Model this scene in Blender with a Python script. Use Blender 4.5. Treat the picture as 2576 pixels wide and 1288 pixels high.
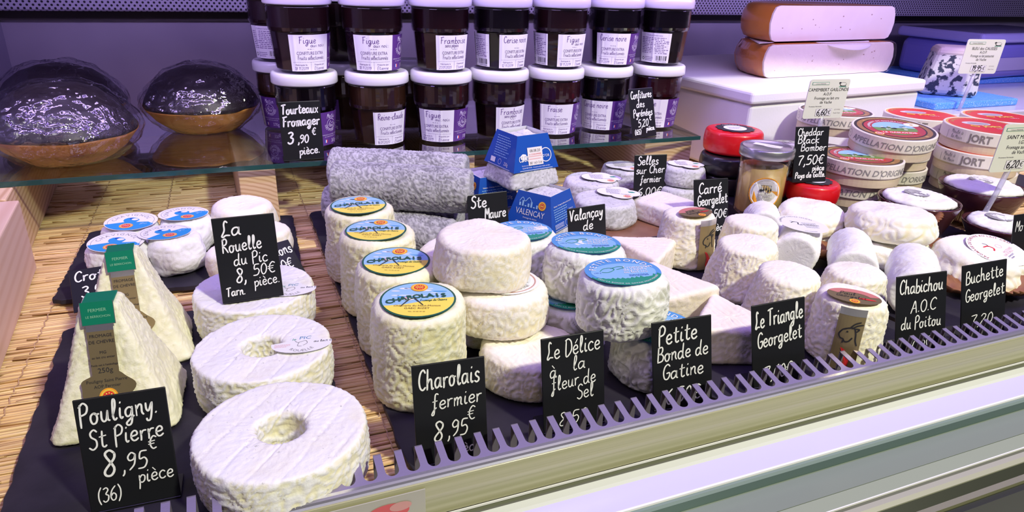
import bpy, math, random
import numpy as np
from math import pi, sin, cos, radians as RAD
from mathutils import Vector, Matrix

for o in list(bpy.data.objects): bpy.data.objects.remove(o)
S = bpy.context.scene
COL = S.collection
random.seed(7)

# ------------------------------------------------------------------ camera
cd = bpy.data.cameras.new('camera'); cam = bpy.data.objects.new('camera', cd); COL.objects.link(cam)
RX = Vector((0.9278344, -0.37170963, 0.03090767))       # camera right in world
RD = Vector((-0.11968077, -0.37516969, -0.91919759))    # camera down in world
RF = Vector((0.35327022, 0.84916409, -0.39258184))      # camera forward in world
m = Matrix((RX, -RD, -RF)).transposed().to_4x4(); m.translation = Vector((0, 0, .32))
cam.matrix_world = m
cd.sensor_fit = 'HORIZONTAL'; cd.sensor_width = 36.0; cd.lens = 36.0 * 1717.93 / 2576
cd.clip_start = .02; cd.clip_end = 50
S.camera = cam

# ------------------------------------------------------------------ light
S.view_settings.view_transform = 'Standard'; S.view_settings.look = 'None'
S.view_settings.exposure = 0.12; S.view_settings.gamma = 1.0; S.view_settings.use_curve_mapping = False
W = bpy.data.worlds.new('world'); S.world = W; W.use_nodes = True
W.node_tree.nodes['Background'].inputs[0].default_value = (.50, .42, .75, 1)
W.node_tree.nodes['Background'].inputs[1].default_value = .10

def area(name, loc, target, sx, sy, power, col):
    l = bpy.data.lights.new(name, 'AREA'); l.shape = 'RECTANGLE'; l.size = sx; l.size_y = sy
    l.energy = power; l.color = col
    o = bpy.data.objects.new(name, l); COL.objects.link(o); o.location = loc
    o.rotation_euler = (Vector(target) - Vector(loc)).to_track_quat('-Z', 'Y').to_euler()
    return o
area('ceiling_spot_light', (.95, -.95, 1.85), (.35, .6, 0), .15, .15, 52, (1.0, .985, .75))
area('case_violet_tube_light', (.6, .42, .80), (.6, .50, 0), 2.4, .05, 6.6, (.42, .26, 1.0))
area('case_violet_back_light', (.6, .855, .364), (.6, 1.12, .0), 2.6, .05, 6.0, (.60, .44, 1.0))
area('shop_ceiling_light', (-.5, -1.2, 2.2), (.3, .5, 0), .5, .3, 7, (1.0, .80, .66))
# ------------------------------------------------------------------ helpers
def setp(o, label=None, cat=None, group=None, kind=None):
    if label: o['label'] = label
    if cat: o['category'] = cat
    if group: o['group'] = group
    if kind: o['kind'] = kind
    return o

def thing(name, label, cat, loc=(0, 0, 0), rz=0, group=None):
    o = bpy.data.objects.new(name, None); COL.objects.link(o); o.empty_display_size = .01
    o.location = loc; o.rotation_euler = (0, 0, rz)
    return setp(o, label, cat, group)

def obj(name, me, mats, parent=None, loc=None, rot=None):
    o = bpy.data.objects.new(name, me); COL.objects.link(o)
    if mats is not None and len(me.materials) == 0:
        for mm in (mats if isinstance(mats, (list, tuple)) else [mats]): me.materials.append(mm)
    if parent: o.parent = parent
    if loc: o.location = loc
    if rot: o.rotation_euler = rot
    return o

def mesh(v, f, smooth=False):
    me = bpy.data.meshes.new('mesh'); me.from_pydata(v, [], f); me.update()
    if smooth: me.polygons.foreach_set('use_smooth', np.ones(len(me.polygons), bool))
    return me

class MB:
    def __init__(s): s.v = []; s.f = []; s.mi = []
    def add(s, v, f, mi=0):
        b = len(s.v); s.v += [tuple(x) for x in v]; s.f += [tuple(i + b for i in q) for q in f]; s.mi += [mi] * len(f)
    def box(s, x0, x1, y0, y1, z0, z1, mi=0, M=None):
        v = [(x, y, z) for z in (z0, z1) for y in (y0, y1) for x in (x0, x1)]
        if M is not None: v = [tuple(M @ Vector(p)) for p in v]
        s.add(v, [(0, 2, 3, 1), (4, 5, 7, 6), (0, 1, 5, 4), (2, 6, 7, 3), (0, 4, 6, 2), (1, 3, 7, 5)], mi)
    def prism(s, pts, z0, z1, mi=0):
        n = len(pts)
        s.add([(x, y, z0) for x, y in pts] + [(x, y, z1) for x, y in pts],
              [tuple(range(n - 1, -1, -1)), tuple(range(n, 2 * n))] + [(i, (i + 1) % n, n + (i + 1) % n, n + i) for i in range(n)], mi)
    def lathe(s, prof, n=48, mi=0, phase=0):
        v = []; f = []
        for r, z in prof:
            v += [(r * cos(2 * pi * j / n + phase), r * sin(2 * pi * j / n + phase), z) for j in range(n)]
        for i in range(len(prof) - 1):
            for j in range(n):
                k = (j + 1) % n
                f.append((i * n + j, i * n + k, (i + 1) * n + k, (i + 1) * n + j))
        s.add(v, f, mi)
    def tube(s, pts, r, n=6, mi=0):
        v = []; f = []
        for i, p in enumerate(pts):
            p = Vector(p); a = Vector(pts[max(0, i - 1)]); b = Vector(pts[min(len(pts) - 1, i + 1)])
            t = (b - a).normalized(); u = t.orthogonal().normalized(); w = t.cross(u)
            rr = r[i] if isinstance(r, (list, tuple)) else r
            v += [tuple(p + u * cos(2 * pi * j / n) * rr + w * sin(2 * pi * j / n) * rr) for j in range(n)]
        for i in range(len(pts) - 1):
            for j in range(n):
                k = (j + 1) % n; f.append((i * n + j, i * n + k, (i + 1) * n + k, (i + 1) * n + j))
        f += [tuple(range(n - 1, -1, -1)), tuple(range((len(pts) - 1) * n, len(pts) * n))]
        s.add(v, f, mi)
    def me(s, smooth=False):
        me = mesh(s.v, s.f, smooth)
        if max(s.mi, default=0) > 0: me.polygons.foreach_set('material_index', s.mi)
        return me
    def build(s, name, mats, parent=None, loc=None, rot=None, smooth=False, bevel=0, seg=2):
        o = obj(name, s.me(smooth), mats, parent, loc, rot)
        if bevel:
            b = o.modifiers.new('bevel', 'BEVEL'); b.width = bevel; b.segments = seg; b.limit_method = 'ANGLE'
        return o

# ---- noise (numpy value noise in 3-D, range -1..1)
def _h(i, j, k, s):
    n = np.sin(i * 127.1 + j * 311.7 + k * 74.7 + s * 53.3) * 43758.5453
    return n - np.floor(n)
def vn(p, s=0):
    i = np.floor(p); t = p - i; t = t * t * t * (t * (t * 6 - 15) + 10)
    x, y, z = i.T; a, b, c = t.T
    def L(u, v, w): return u + (v - u) * w
    r = L(L(L(_h(x, y, z, s), _h(x + 1, y, z, s), a), L(_h(x, y + 1, z, s), _h(x + 1, y + 1, z, s), a), b),
          L(L(_h(x, y, z + 1, s), _h(x + 1, y, z + 1, s), a), L(_h(x, y + 1, z + 1, s), _h(x + 1, y + 1, z + 1, s), a), b), c)
    return r * 2 - 1
def worm(p, s=0):
    p = p @ np.array([[.64, .48, -.6], [-.768, .36, -.53], [-.03, .80, .60]])
    q = p + .8 * np.stack([vn(p * .55 + 9, s + 1), vn(p * .55 + 31, s + 2), vn(p * .55 + 57, s + 3)], 1)
    n = .75 * vn(q, s) + .35 * vn(q @ np.array([[.8, -.6, 0], [.6, .8, 0], [0, 0, 1.]]) * 1.9 + 5, s + 7)
    return .5 + .5 * np.cos(11 * n)

def resample(pts, ds):
    p = np.array(pts, float); d = np.r_[0, np.cumsum(np.hypot(*np.diff(p, axis=0).T))]
    n = max(6, int(d[-1] / ds)); t = np.linspace(0, d[-1], n + 1)
    return np.stack([np.interp(t, d, p[:, 0]), np.interp(t, d, p[:, 1])], 1)

def rprof(rb, rt, h, c, bulge=0, dome=0, ds=.0015, cb=None):
    cb = c if cb is None else cb
    p = [(1e-5, 0), (rb - cb, 0)]
    p += [(rb - cb + cb * sin(a), cb - cb * cos(a)) for a in np.linspace(0, pi / 2, 7)[1:]]
    for t in np.linspace(0, 1, 9)[1:-1]:
        p.append((rb + (rt - rb) * t + bulge * 4 * t * (1 - t), cb + (h - c - cb) * t))
    p += [(rt - c + c * cos(a), h - c + c * sin(a)) for a in np.linspace(0, pi / 2, 7)]
    p += [((rt - c) * t, h + dome * (1 - t * t)) for t in np.linspace(1, 0, 6)[1:-1]] + [(1e-5, h + dome)]
    return resample(p, ds)

def sect(th, kind):
    if kind == 'sq': return (np.abs(np.cos(th)) ** 9 + np.abs(np.sin(th)) ** 9) ** (-1 / 9.)
    if kind == 'tri':
        n = 14; s = sum(np.maximum(0, np.cos(th - a)) ** n for a in (-pi / 2, -pi / 2 + 2 * pi / 3, -pi / 2 + 4 * pi / 3))
        return s ** (-1. / n)
    return np.ones_like(th)

def rind(prof, ds=.0015, wr=.0008, ws=170, lump=.0012, ls=45, seed=0, kind='round', top=.25, grooves=0, closed=False, fine=.0002, axis='z', stria=0, sag=0):
    """lathed cheese body with a wrinkled rind; float attribute 'w' marks ridge tops"""
    R = prof[:, 0].max(); n = max(24, int(2 * pi * R / ds)); th = np.arange(n) * 2 * pi / n
    k = len(prof); sc = sect(th, kind)
    r = prof[:, 0][:, None] * sc[None]; z = np.repeat(prof[:, 1][:, None], n, 1)
    P = np.stack([r * np.cos(th), r * np.sin(th), z], -1).reshape(-1, 3)
    t = np.gradient(prof, axis=0); t /= np.maximum(np.hypot(*t.T), 1e-9)[:, None]
    nr = t[:, 1][:, None] + 0 * r; nz = -t[:, 0][:, None] + 0 * r
    N = np.stack([nr * np.cos(th), nr * np.sin(th), nz], -1).reshape(-1, 3)
    zr = np.clip(P[:, 2] / prof[:, 1].max(), 0, 1)
    side = np.clip(1 - np.abs(N[:, 2]) * 1.15, 0, 1); msk = top + (1 - top) * side
    w = worm(P * ws, seed)
    d = wr * w * msk + lump * vn(P * ls, seed + 11) + fine * vn(P * 900, seed + 5) + fine * 1.5 * vn(P * 420, seed + 6) 
    if stria: d += stria * np.sin(P[:, 2] * 2 * pi / .0042 + 1.2 * vn(P * 60, seed + 8)) * side
    if grooves:
        g = np.abs(((P[:, 0] + .25 * P[:, 1] + .0015 * vn(P * 60, seed)) / grooves) % 1 - .5) * grooves
        d -= .0007 * np.exp(-(g / .0007) ** 2) * (N[:, 2] > .5)
    rad = np.hypot(P[:, 0], P[:, 1]); d *= np.clip(rad / (R * .12), 0, 1)
    V = P + N * d[:, None]
    if sag: V[:, 0] += sag * zr * zr
    V[:, 2] = np.maximum(V[:, 2], 0)
    if axis == 'x': V = np.stack([V[:, 2], V[:, 1], -V[:, 0]], 1) + [0, 0, 0]
    i = np.arange(k - 1)[:, None] * n; j = np.arange(n)[None]; j2 = (j + 1) % n
    F = np.stack([i + j, i + j2, i + n + j2, i + n + j], -1).reshape(-1, 4)
    me = mesh(V, F, True)
    at = me.attributes.new('w', 'FLOAT', 'POINT'); at.data.foreach_set('value', (w * side + (1 - side) * .8).astype(np.float32))
    return me

# ---- materials
MATS = {}
def mat(name, col=(.5, .5, .5), rough=.5, metal=0, coat=0, spec=.5, bump=None, var=None, emit=None, trans=0):
    if name in MATS: return MATS[name]
    M = bpy.data.materials.new(name); M.use_nodes = True; nt = M.node_tree; b = nt.nodes['Principled BSDF']
    b.inputs['Base Color'].default_value = (*col, 1); b.inputs['Roughness'].default_value = rough
    b.inputs['Metallic'].default_value = metal; b.inputs['Coat Weight'].default_value = coat; b.inputs['Coat Roughness'].default_value = .04
    b.inputs['Specular IOR Level'].default_value = spec; b.inputs['Transmission Weight'].default_value = trans
    tc = nt.nodes.new('ShaderNodeTexCoord')
    if var:      # (scale, colour2, detail, lo, hi[, stretch])
        n = nt.nodes.new('ShaderNodeTexNoise'); n.inputs['Scale'].default_value = var[0]; n.inputs['Detail'].default_value = var[2]
        src = tc.outputs['Object']
        if len(var) > 5:
            mp = nt.nodes.new('ShaderNodeMapping'); mp.inputs['Scale'].default_value = var[5]; nt.links.new(src, mp.inputs[0]); src = mp.outputs[0]
        nt.links.new(src, n.inputs['Vector'])
        r = nt.nodes.new('ShaderNodeValToRGB'); r.color_ramp.elements[0].position = var[3]; r.color_ramp.elements[1].position = var[4]
        r.color_ramp.elements[0].color = (*col, 1); r.color_ramp.elements[1].color = (*var[1], 1)
        nt.links.new(n.outputs['Fac'], r.inputs[0]); nt.links.new(r.outputs[0], b.inputs['Base Color'])
    if bump:     # (scale, strength, distance)
        n = nt.nodes.new('ShaderNodeTexNoise'); n.inputs['Scale'].default_value = bump[0]; n.inputs['Detail'].default_value = 4
        nt.links.new(tc.outputs['Object'], n.inputs['Vector'])
        bp = nt.nodes.new('ShaderNodeBump'); bp.inputs['Strength'].default_value = bump[1]; bp.inputs['Distance'].default_value = bump[2]
        nt.links.new(n.outputs['Fac'], bp.inputs['Height']); nt.links.new(bp.outputs[0], b.inputs['Normal'])
    if emit: b.inputs['Emission Color'].default_value = (*emit[:3], 1); b.inputs['Emission Strength'].default_value = emit[3]
    MATS[name] = M; return M

def rindmat(name, hi, lo, fleck=None, fscale=300, f0=.62, f1=.72, patch=None, sss=.05):
    if name in MATS: return MATS[name]
    M = mat(name, hi, .72, spec=.25); nt = M.node_tree; b = nt.nodes['Principled BSDF']; N = nt.nodes.new; L = nt.links.new
    tc = N('ShaderNodeTexCoord'); a = N('ShaderNodeAttribute'); a.attribute_name = 'w'
    n1 = N('ShaderNodeTexNoise'); n1.inputs['Scale'].default_value = 45; n1.inputs['Detail'].default_value = 5; L(tc.outputs['Object'], n1.inputs['Vector'])
    ad = N('ShaderNodeMath'); ad.operation = 'MULTIPLY_ADD'; L(n1.outputs['Fac'], ad.inputs[0]); ad.inputs[1].default_value = 1.4; ad.inputs[2].default_value = -.62
    sm = N('ShaderNodeMath'); sm.operation = 'ADD'; sm.use_clamp = True; L(ad.outputs[0], sm.inputs[0]); L(a.outputs['Fac'], sm.inputs[1])
    mx = N('ShaderNodeMix'); mx.data_type = 'RGBA'; L(sm.outputs[0], mx.inputs['Factor']); mx.inputs['A'].default_value = (*lo, 1); mx.inputs['B'].default_value = (*hi, 1)
    out = mx.outputs['Result']
    if fleck:
        n2 = N('ShaderNodeTexNoise'); n2.inputs['Scale'].default_value = fscale; n2.inputs['Detail'].default_value = 6; n2.inputs['Roughness'].default_value = .65
        L(tc.outputs['Object'], n2.inputs['Vector'])
        r = N('ShaderNodeValToRGB'); r.color_ramp.elements[0].position = f0; r.color_ramp.elements[1].position = f1
        L(n2.outputs['Fac'], r.inputs[0])
        m2 = N('ShaderNodeMix'); m2.data_type = 'RGBA'; L(r.outputs[0], m2.inputs['Factor']); L(out, m2.inputs['A']); m2.inputs['B'].default_value = (*fleck, 1); out = m2.outputs['Result']
    L(out, b.inputs['Base Color'])
    n3 = N('ShaderNodeTexNoise'); n3.inputs['Scale'].default_value = 750; n3.inputs['Detail'].default_value = 3; L(tc.outputs['Object'], n3.inputs['Vector'])
    bp = N('ShaderNodeBump'); bp.inputs['Strength'].default_value = .36; bp.inputs['Distance'].default_value = .0006
    L(n3.outputs['Fac'], bp.inputs['Height']); L(bp.outputs[0], b.inputs['Normal'])
    if sss:
        b.inputs['Subsurface Weight'].default_value = sss; b.inputs['Subsurface Radius'].default_value = (.0016, .0012, .0008); b.inputs['Subsurface Scale'].default_value = 1
    return M

def filmmat(name, tint=(1, 1, 1), rough=.05, bump=None, fac=1.0, haze=0, hazecol=(.8, .8, .9), base=.045, graz=.95):
    """thin clear sheet: see-through with Fresnel gloss"""
    if name in MATS: return MATS[name]
    M = bpy.data.materials.new(name); M.use_nodes = True; nt = M.node_tree; N = nt.nodes.new; L = nt.links.new
    nt.nodes.remove(nt.nodes['Principled BSDF']); out = nt.nodes['Material Output']
    tr = N('ShaderNodeBsdfTransparent'); tr.inputs[0].default_value = (*tint, 1)
    gl = N('ShaderNodeBsdfGlossy'); gl.inputs['Roughness'].default_value = rough
    fr = N('ShaderNodeLayerWeight'); fr.inputs[0].default_value = .5
    pw = N('ShaderNodeMath'); pw.operation = 'POWER'; L(fr.outputs['Facing'], pw.inputs[0]); pw.inputs[1].default_value = 4.0
    ma = N('ShaderNodeMath'); ma.operation = 'MULTIPLY_ADD'; L(pw.outputs[0], ma.inputs[0]); ma.inputs[1].default_value = graz; ma.inputs[2].default_value = base
    mu = N('ShaderNodeMath'); mu.operation = 'MULTIPLY'; mu.use_clamp = True; mu.inputs[1].default_value = fac; L(ma.outputs[0], mu.inputs[0])
    mx = N('ShaderNodeMixShader'); L(mu.outputs[0], mx.inputs[0]); L(tr.outputs[0], mx.inputs[1]); L(gl.outputs[0], mx.inputs[2]); last = mx
    if haze:
        df = N('ShaderNodeBsdfDiffuse'); df.inputs[0].default_value = (*hazecol, 1)
        m2 = N('ShaderNodeMixShader'); m2.inputs[0].default_value = haze; L(mx.outputs[0], m2.inputs[1]); L(df.outputs[0], m2.inputs[2]); last = m2
    if bump:
        tc = N('ShaderNodeTexCoord'); n = N('ShaderNodeTexNoise'); n.inputs['Scale'].default_value = bump[0]; n.inputs['Detail'].default_value = 3; L(tc.outputs['Object'], n.inputs['Vector'])
        bp = N('ShaderNodeBump'); bp.inputs['Strength'].default_value = bump[1]; bp.inputs['Distance'].default_value = bump[2]
        L(n.outputs['Fac'], bp.inputs['Height'])
        for g in (gl, fr): L(bp.outputs[0], g.inputs['Normal'])
    L(last.outputs[0], out.inputs[0])
    MATS[name] = M; return M

# ---- flat print: polygons, outlines, type and handwriting in a 2-D sheet, then mapped onto a surface
_tc = {}
def glyph_mesh(s, bold=0):
    k = (s, bold)
    if k not in _tc:
        c = bpy.data.curves.new('type', 'FONT'); c.body = s; c.size = 1; c.offset = bold; c.resolution_u = 2
        o = bpy.data.objects.new('type', c); COL.objects.link(o)
        dg = bpy.context.evaluated_depsgraph_get(); me = bpy.data.meshes.new_from_object(o.evaluated_get(dg))
        v = [(p.co.x, p.co.y) for p in me.vertices]; f = [tuple(p.vertices) for p in me.polygons]
        bpy.data.objects.remove(o); bpy.data.curves.remove(c); bpy.data.meshes.remove(me)
        w = max((p[0] for p in v), default=.3)
        _tc[k] = (v, f, w)
    return _tc[k]

HG = {}
def _g(ch, s): HG[ch] = [[tuple(float(a) / 10 for a in p.split(',')) for p in st.split()] for st in s.split(';')]
for ch, s in {
 'a': '4,4 3,5 1,4.6 0,2.5 1,.2 3,1 4,3.2 4.2,5;4.2,5 4.2,1 5.2,.3', 'b': '0,10 .2,5 .3,0;.3,3 2,5 4,4 4,1.5 2.5,0 .3,.6',
 'c': '4,4.3 2.5,5.2 .6,4 .2,2 1.2,.2 3,0 4.3,.8', 'd': '4,4 2.6,5 .6,4 .2,1.6 1.4,0 3.2,.8 4.2,3;4.6,10 4.2,5 4.4,1 5.4,.2',
 'e': '.2,2.4 3.6,3 3.6,4.6 2.2,5.2 .6,4 .3,1.8 1.4,.2 3,.1 4.4,1', 'f': '4,9.4 3,10 2,9 1.8,5 1.7,0 1.4,-3 .4,-3.6 0,-2.6 1.6,0 3,1;.4,5 3.4,5.4',
 'g': '4,4.4 2.4,5 .6,4 .3,2 1.4,.6 3.2,1.4 4,3.6;4.2,5 4,0 3.2,-3 1.4,-3.6 .6,-2.4 3,-.6 5,.6', 'h': '.6,10 .4,5 .2,0;.4,3 2,5 3.4,4.6 3.6,2 4,0 5,.4',
 'i': '.8,5 .6,1.5 1.4,0 2.2,.6;1,7.4 1.2,7.8', 'k': '.5,10 .3,5 .2,0;4,5 .5,2.4 4.4,0', 'l': '.4,2 2,6 2.2,9 1.4,10 .8,8 .7,2 1.6,0 2.8,.8',
 'm': '.2,5 .4,0;.4,3 1.6,5 2.6,4.6 2.6,0;2.6,3 4,5 5,4.6 5,1 6,.2', 'n': '.2,5 .4,0;.4,3 2,5 3.4,4.6 3.5,1.4 4.4,.1',
 'o': '2,5 .5,4 .2,2 1.2,.1 3,.3 3.9,2.2 3.4,4.4 2,5 3.4,4.2 4.8,4.4', 'p': '.2,5 .5,0 .2,-4;.4,3 2,5 4,4.2 3.8,1.4 2,.1 .4,1', 'r': '.2,5 .5,2 .4,0;.4,3 1.6,4.8 3.4,5',
 's': '3.6,4.4 2.2,5.2 .8,4.2 1.4,3 3.2,2 3.4,.7 1.8,-.1 .2,.6', 't': '1.8,8.4 1.6,4 1.8,.8 3,.1 4,.8;.2,5.6 3.8,6', 'u': '.3,5 .3,1.6 1.4,.1 3,1 3.8,5;3.8,5 3.8,1 4.8,.2',
 'v': '.2,5 1.8,0 3.6,4.8 4.6,4.6', 'x': '.3,5 3.8,0;3.8,5 .3,0', 'y': '.3,5 .5,2.2 1.8,1.2 3.6,4.8;4,5 3.4,0 2.4,-3.2 .8,-3.4 .4,-2.4', 'z': '.3,5 3.6,5 .3,0 3.8,.2', '-': '.3,3 3,3.2',
 'A': '.2,0 1.6,5 3,10 4.2,5 5,0;.8,3.6 4.6,4', 'B': '.6,9.6 .4,5 .2,0;.4,9.4 3.4,10 4.2,8 3,5.8 .6,5.4 3.4,5.2 5,3.4 4,.8 .2,.1', 'C': '5,8.4 3.6,10 1.4,8.6 .3,5 1,1.4 3,0 5,1.2', 'D': '.8,9 .7,0 3.4,.6 5.4,3.6 5,8 2.6,10 .2,9.2',
 'F': '1.4,9 1.2,4 1,0;.2,9.2 3,9.6 5,10;.6,5 3.8,5.4', 'G': '5,8.6 3.4,10 1.2,8.4 .3,4.6 1.2,.8 3.2,0 4.8,1.6 5,4.2 2.8,4', 'L': '3.6,9 2.4,10 1.6,8 1.8,4 .4,.6 1.2,-.2 2.6,.8 5,.6', 'M': '.2,0 .8,10 3,4 5,10 5.6,0',
 'N': '.3,0 .5,10 4,0 4.3,10', 'O': '2.8,10 .8,8.2 .2,4.6 1.4,.6 3.6,.2 5,3.6 4.6,8 2.8,10', 'P': '.8,9.6 .6,5 .8,-1;.2,8.6 2.6,10.4 4.8,8.6 4,5.6 1,4.6', 'R': '.7,9.8 .5,5 .4,0;.2,9 3,10.2 4.4,8.4 3.4,6 .8,5.2 3,3 5,0',
 'S': '4.6,8.8 3,10 1,8.6 1.4,6.4 4,4.4 4.2,1.4 2,-.2 0,1', 'T': '2.6,9.4 2.4,4 2.2,0;0,9 2.6,9.6 5.4,9.8', 'V': '.2,9.6 1.4,5 2.4,0 3.6,5 4.8,9.4 5.8,9', 'E': '4.6,9.4 1,9.6 .6,5 .4,.2 4.6,.3;.6,5 4,5.3', 'Y': '.2,9.6 2.4,5.2 4.6,9.8;2.4,5.2 2.2,0',
 '0': '2,9.8 .5,7.6 .3,3 1.6,0 3.4,1.6 4,6 2.8,9.4 2,9.8', '1': '.4,7.6 2,9.8 1.8,0', '2': '.3,8 1.6,9.9 3.6,9 3.4,6.4 .2,.3 4.4,.4', '3': '.4,9 2.4,9.8 3.6,8 2,5.4 3.8,4 3.4,.9 1.4,-.2 .1,1', '4': '2.4,10 .2,3.6 4.4,3.8;3.2,6 3,0',
 '5': '4,9.8 1.2,9.6 .8,5.6 3,6 4.2,3.6 3,.4 .2,.1', '6': '3.6,9.8 1.2,7 .3,3 1.6,0 3.6,.6 4,3.4 2.2,5 .5,3', '7': '.2,9.4 4.4,9.8 2.6,5 1.8,0', '8': '3.6,8.6 2,10 .6,8.4 3.4,3 2.6,.2 .8,.3 .5,2.4 3.4,6.4 3.6,8.6', '9': '3.8,8.4 2,9.8 .4,7.6 1.2,5.4 3.2,6 3.8,8.6 3.4,3 1.2,0',
 ',': '1,.8 .9,-1 .3,-2.2', '.': '.5,.1 .8,.5', '€': '4.6,8.8 2.8,9.8 1,7 1,3 2.6,.4 4.6,1;-.2,5.9 3.6,6.3;-.2,4 3.2,4.3', '(': '2,10.6 .4,7 .4,2.4 1.8,-1.4', ')': '.4,10.6 2,7 2,2.4 .6,-1.4', "'": '.6,10 .4,8', ':': '.5,4 .6,4.4;.5,.3 .6,.7'}.items(): _g(ch, s)
HG['é'] = HG['e'] + [[(.2, .65), (.36, .85)]]; HG['è'] = HG['e'] + [[(.12, .85), (.3, .66)]]; HG['à'] = HG['a'] + [[(.14, .85), (.32, .66)]]
HG['ç'] = HG['c'] + [[(.22, 0), (.3, -.15), (.16, -.25)]]; HG['ê'] = HG['e'] + [[(.08, .66), (.22, .82), (.36, .66)]]

def crom(pts, n=4):
    if len(pts) < 3: return pts
    p = [pts[0]] + list(pts) + [pts[-1]]; out = []
    for i in range(1, len(p) - 2):
        for k in range(n):
            t = k / n; a, b, c, d = (np.array(q) for q in p[i - 1:i + 3])
            out.append(tuple(.5 * (2 * b + (c - a) * t + (2 * a - 5 * b + 4 * c - d) * t * t + (3 * b - a - 3 * c + d) * t ** 3)))
    return out + [tuple(pts[-1])]

class Flat:
    def __init__(s): s.v = []; s.f = []; s.mi = []; s.mats = []
    def _m(s, mt):
        if mt not in s.mats: s.mats.append(mt)
        return s.mats.index(mt)
    def add(s, pts, faces, mt, L):
        b = len(s.v); s.v += [(x, y, L) for x, y in pts]; s.f += [tuple(i + b for i in q) for q in faces]; s.mi += [s._m(mt)] * len(faces)
    def poly(s, pts, mt, L=1): s.add(pts, [tuple(range(len(pts)))], mt, L)
    def disc(s, cx, cy, rx, mt, L=1, ry=None, n=40, a0=0, a1=2 * pi):
        ry = rx if ry is None else ry
        s.poly([(cx + rx * cos(a0 + (a1 - a0) * i / n), cy + ry * sin(a0 + (a1 - a0) * i / n)) for i in range(n + (a1 - a0 < 6.28))], mt, L)
    def ring(s, cx, cy, r0, r1, mt, L=1, n=40):
        p = [(cx + r * cos(2 * pi * i / n), cy + r * sin(2 * pi * i / n)) for r in (r0, r1) for i in range(n)]
        s.add(p, [(i, (i + 1) % n, n + (i + 1) % n, n + i) for i in range(n)], mt, L)
    def rect(s, x0, y0, x1, y1, mt, L=1, nx=1, ny=1):
        p = [(x0 + (x1 - x0) * i / nx, y0 + (y1 - y0) * j / ny) for j in range(ny + 1) for i in range(nx + 1)]
        s.add(p, [(j * (nx + 1) + i, j * (nx + 1) + i + 1, (j + 1) * (nx + 1) + i + 1, (j + 1) * (nx + 1) + i) for j in range(ny) for i in range(nx)], mt, L)
    def stroke(s, pts, w, mt, L=1):
        pts = [np.array(p, float) for p in pts]
        if len(pts) < 2: return
        ln = []; 
        for i, p in enumerate(pts):
            t = pts[min(i + 1, len(pts) - 1)] - pts[max(i - 1, 0)]; t = t / (np.hypot(*t) + 1e-9); nn = np.array([-t[1], t[0]]) * w / 2
            if i == 0: p = p - t * w * .3
            if i == len(pts) - 1: p = p + t * w * .3
            k = .7 if i in (0, len(pts) - 1) else 1
            ln.append((p + nn * k, p - nn * k))
        v = [tuple(q) for pr in ln for q in pr]
        s.add(v, [(2 * i, 2 * i + 1, 2 * i + 3, 2 * i + 2) for i in range(len(ln) - 1)], mt, L)
    def type(s, txt, x, y, size, mt, L=2, align='c', rot=0, sx=1, shear=0, bold=0):
        v, f, w = glyph_mesh(txt, bold); off = {'c': w / 2, 'l': 0, 'r': w}[align]; c, q = cos(rot), sin(rot); pts = []
        for a, b in v:
            a = (a - off) * sx * size + shear * b * size; b = b * size
            pts.append((x + a * c - b * q, y + a * q + b * c))
        s.add(pts, f, mt, L)
    def arc(s, txt, cx, cy, r, mid, size, mt, L=2, inward=False, bold=0, gap=.12, ky=1):
        ws = [(glyph_mesh(ch, bold)[2] + gap if ch != ' ' else .35) * size for ch in txt]; tot = sum(ws); a = 0
        for ch, w in zip(txt, ws):
            u = (a + w / 2 - tot / 2) / r; a += w
            if ch == ' ': continue
            an = mid + u if inward else mid - u
            n0 = len(s.v)
            s.type(ch, cx + r * cos(an), cy + r * sin(an) * ky, size, mt, L, 'c', an + pi / 2 if inward else an - pi / 2, bold=bold)
    def hand(s, txt, x, y, size, mt, L=1, pen=.1, rot=0, shear=.12, jit=.03, fit=None):
        rs = random.Random(hash(txt) % 1000 if False else sum(map(ord, txt)))
        st = []; a = 0
        for ch in txt:
            if ch == ' ': a += .35; continue
            if ch not in HG: a += .4; continue
            jy = rs.uniform(-jit, jit); mxx = 0
            for l in HG[ch]:
                st.append([(a + px + shear * py, py + jy) for px, py in l]); mxx = max(mxx, max(p[0] for p in l))
            a += mxx + .13
        k = size; kx = size if not fit else fit / a
        c, q = cos(rot), sin(rot)
        for l in st:
            l = crom(l); l = [(px * kx, py * k) for px, py in l]
            s.stroke([(x + px * c - py * q, y + px * q + py * c) for px, py in l], pen * k, mt, L)
        return a * kx
    def build(s, name, fn, parent=None, dz=.00012, loc=None, rot=None):
        me = mesh([fn(x, y, L * dz) for x, y, L in s.v], s.f)
        for mt in s.mats: me.materials.append(mt)
        me.polygons.foreach_set('material_index', s.mi)
        return obj(name, me, None, parent, loc, rot)

flatxy = lambda z0: (lambda x, y, h: (x, y, z0 + h))
def on_cyl(r, a0, z0=0, r1=None, h=1):      # sheet x along the circumference, y up
    return lambda x, y, t: ((r + t) * cos(a0 + x / r), (r + t) * sin(a0 + x / r), z0 + y)

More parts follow.
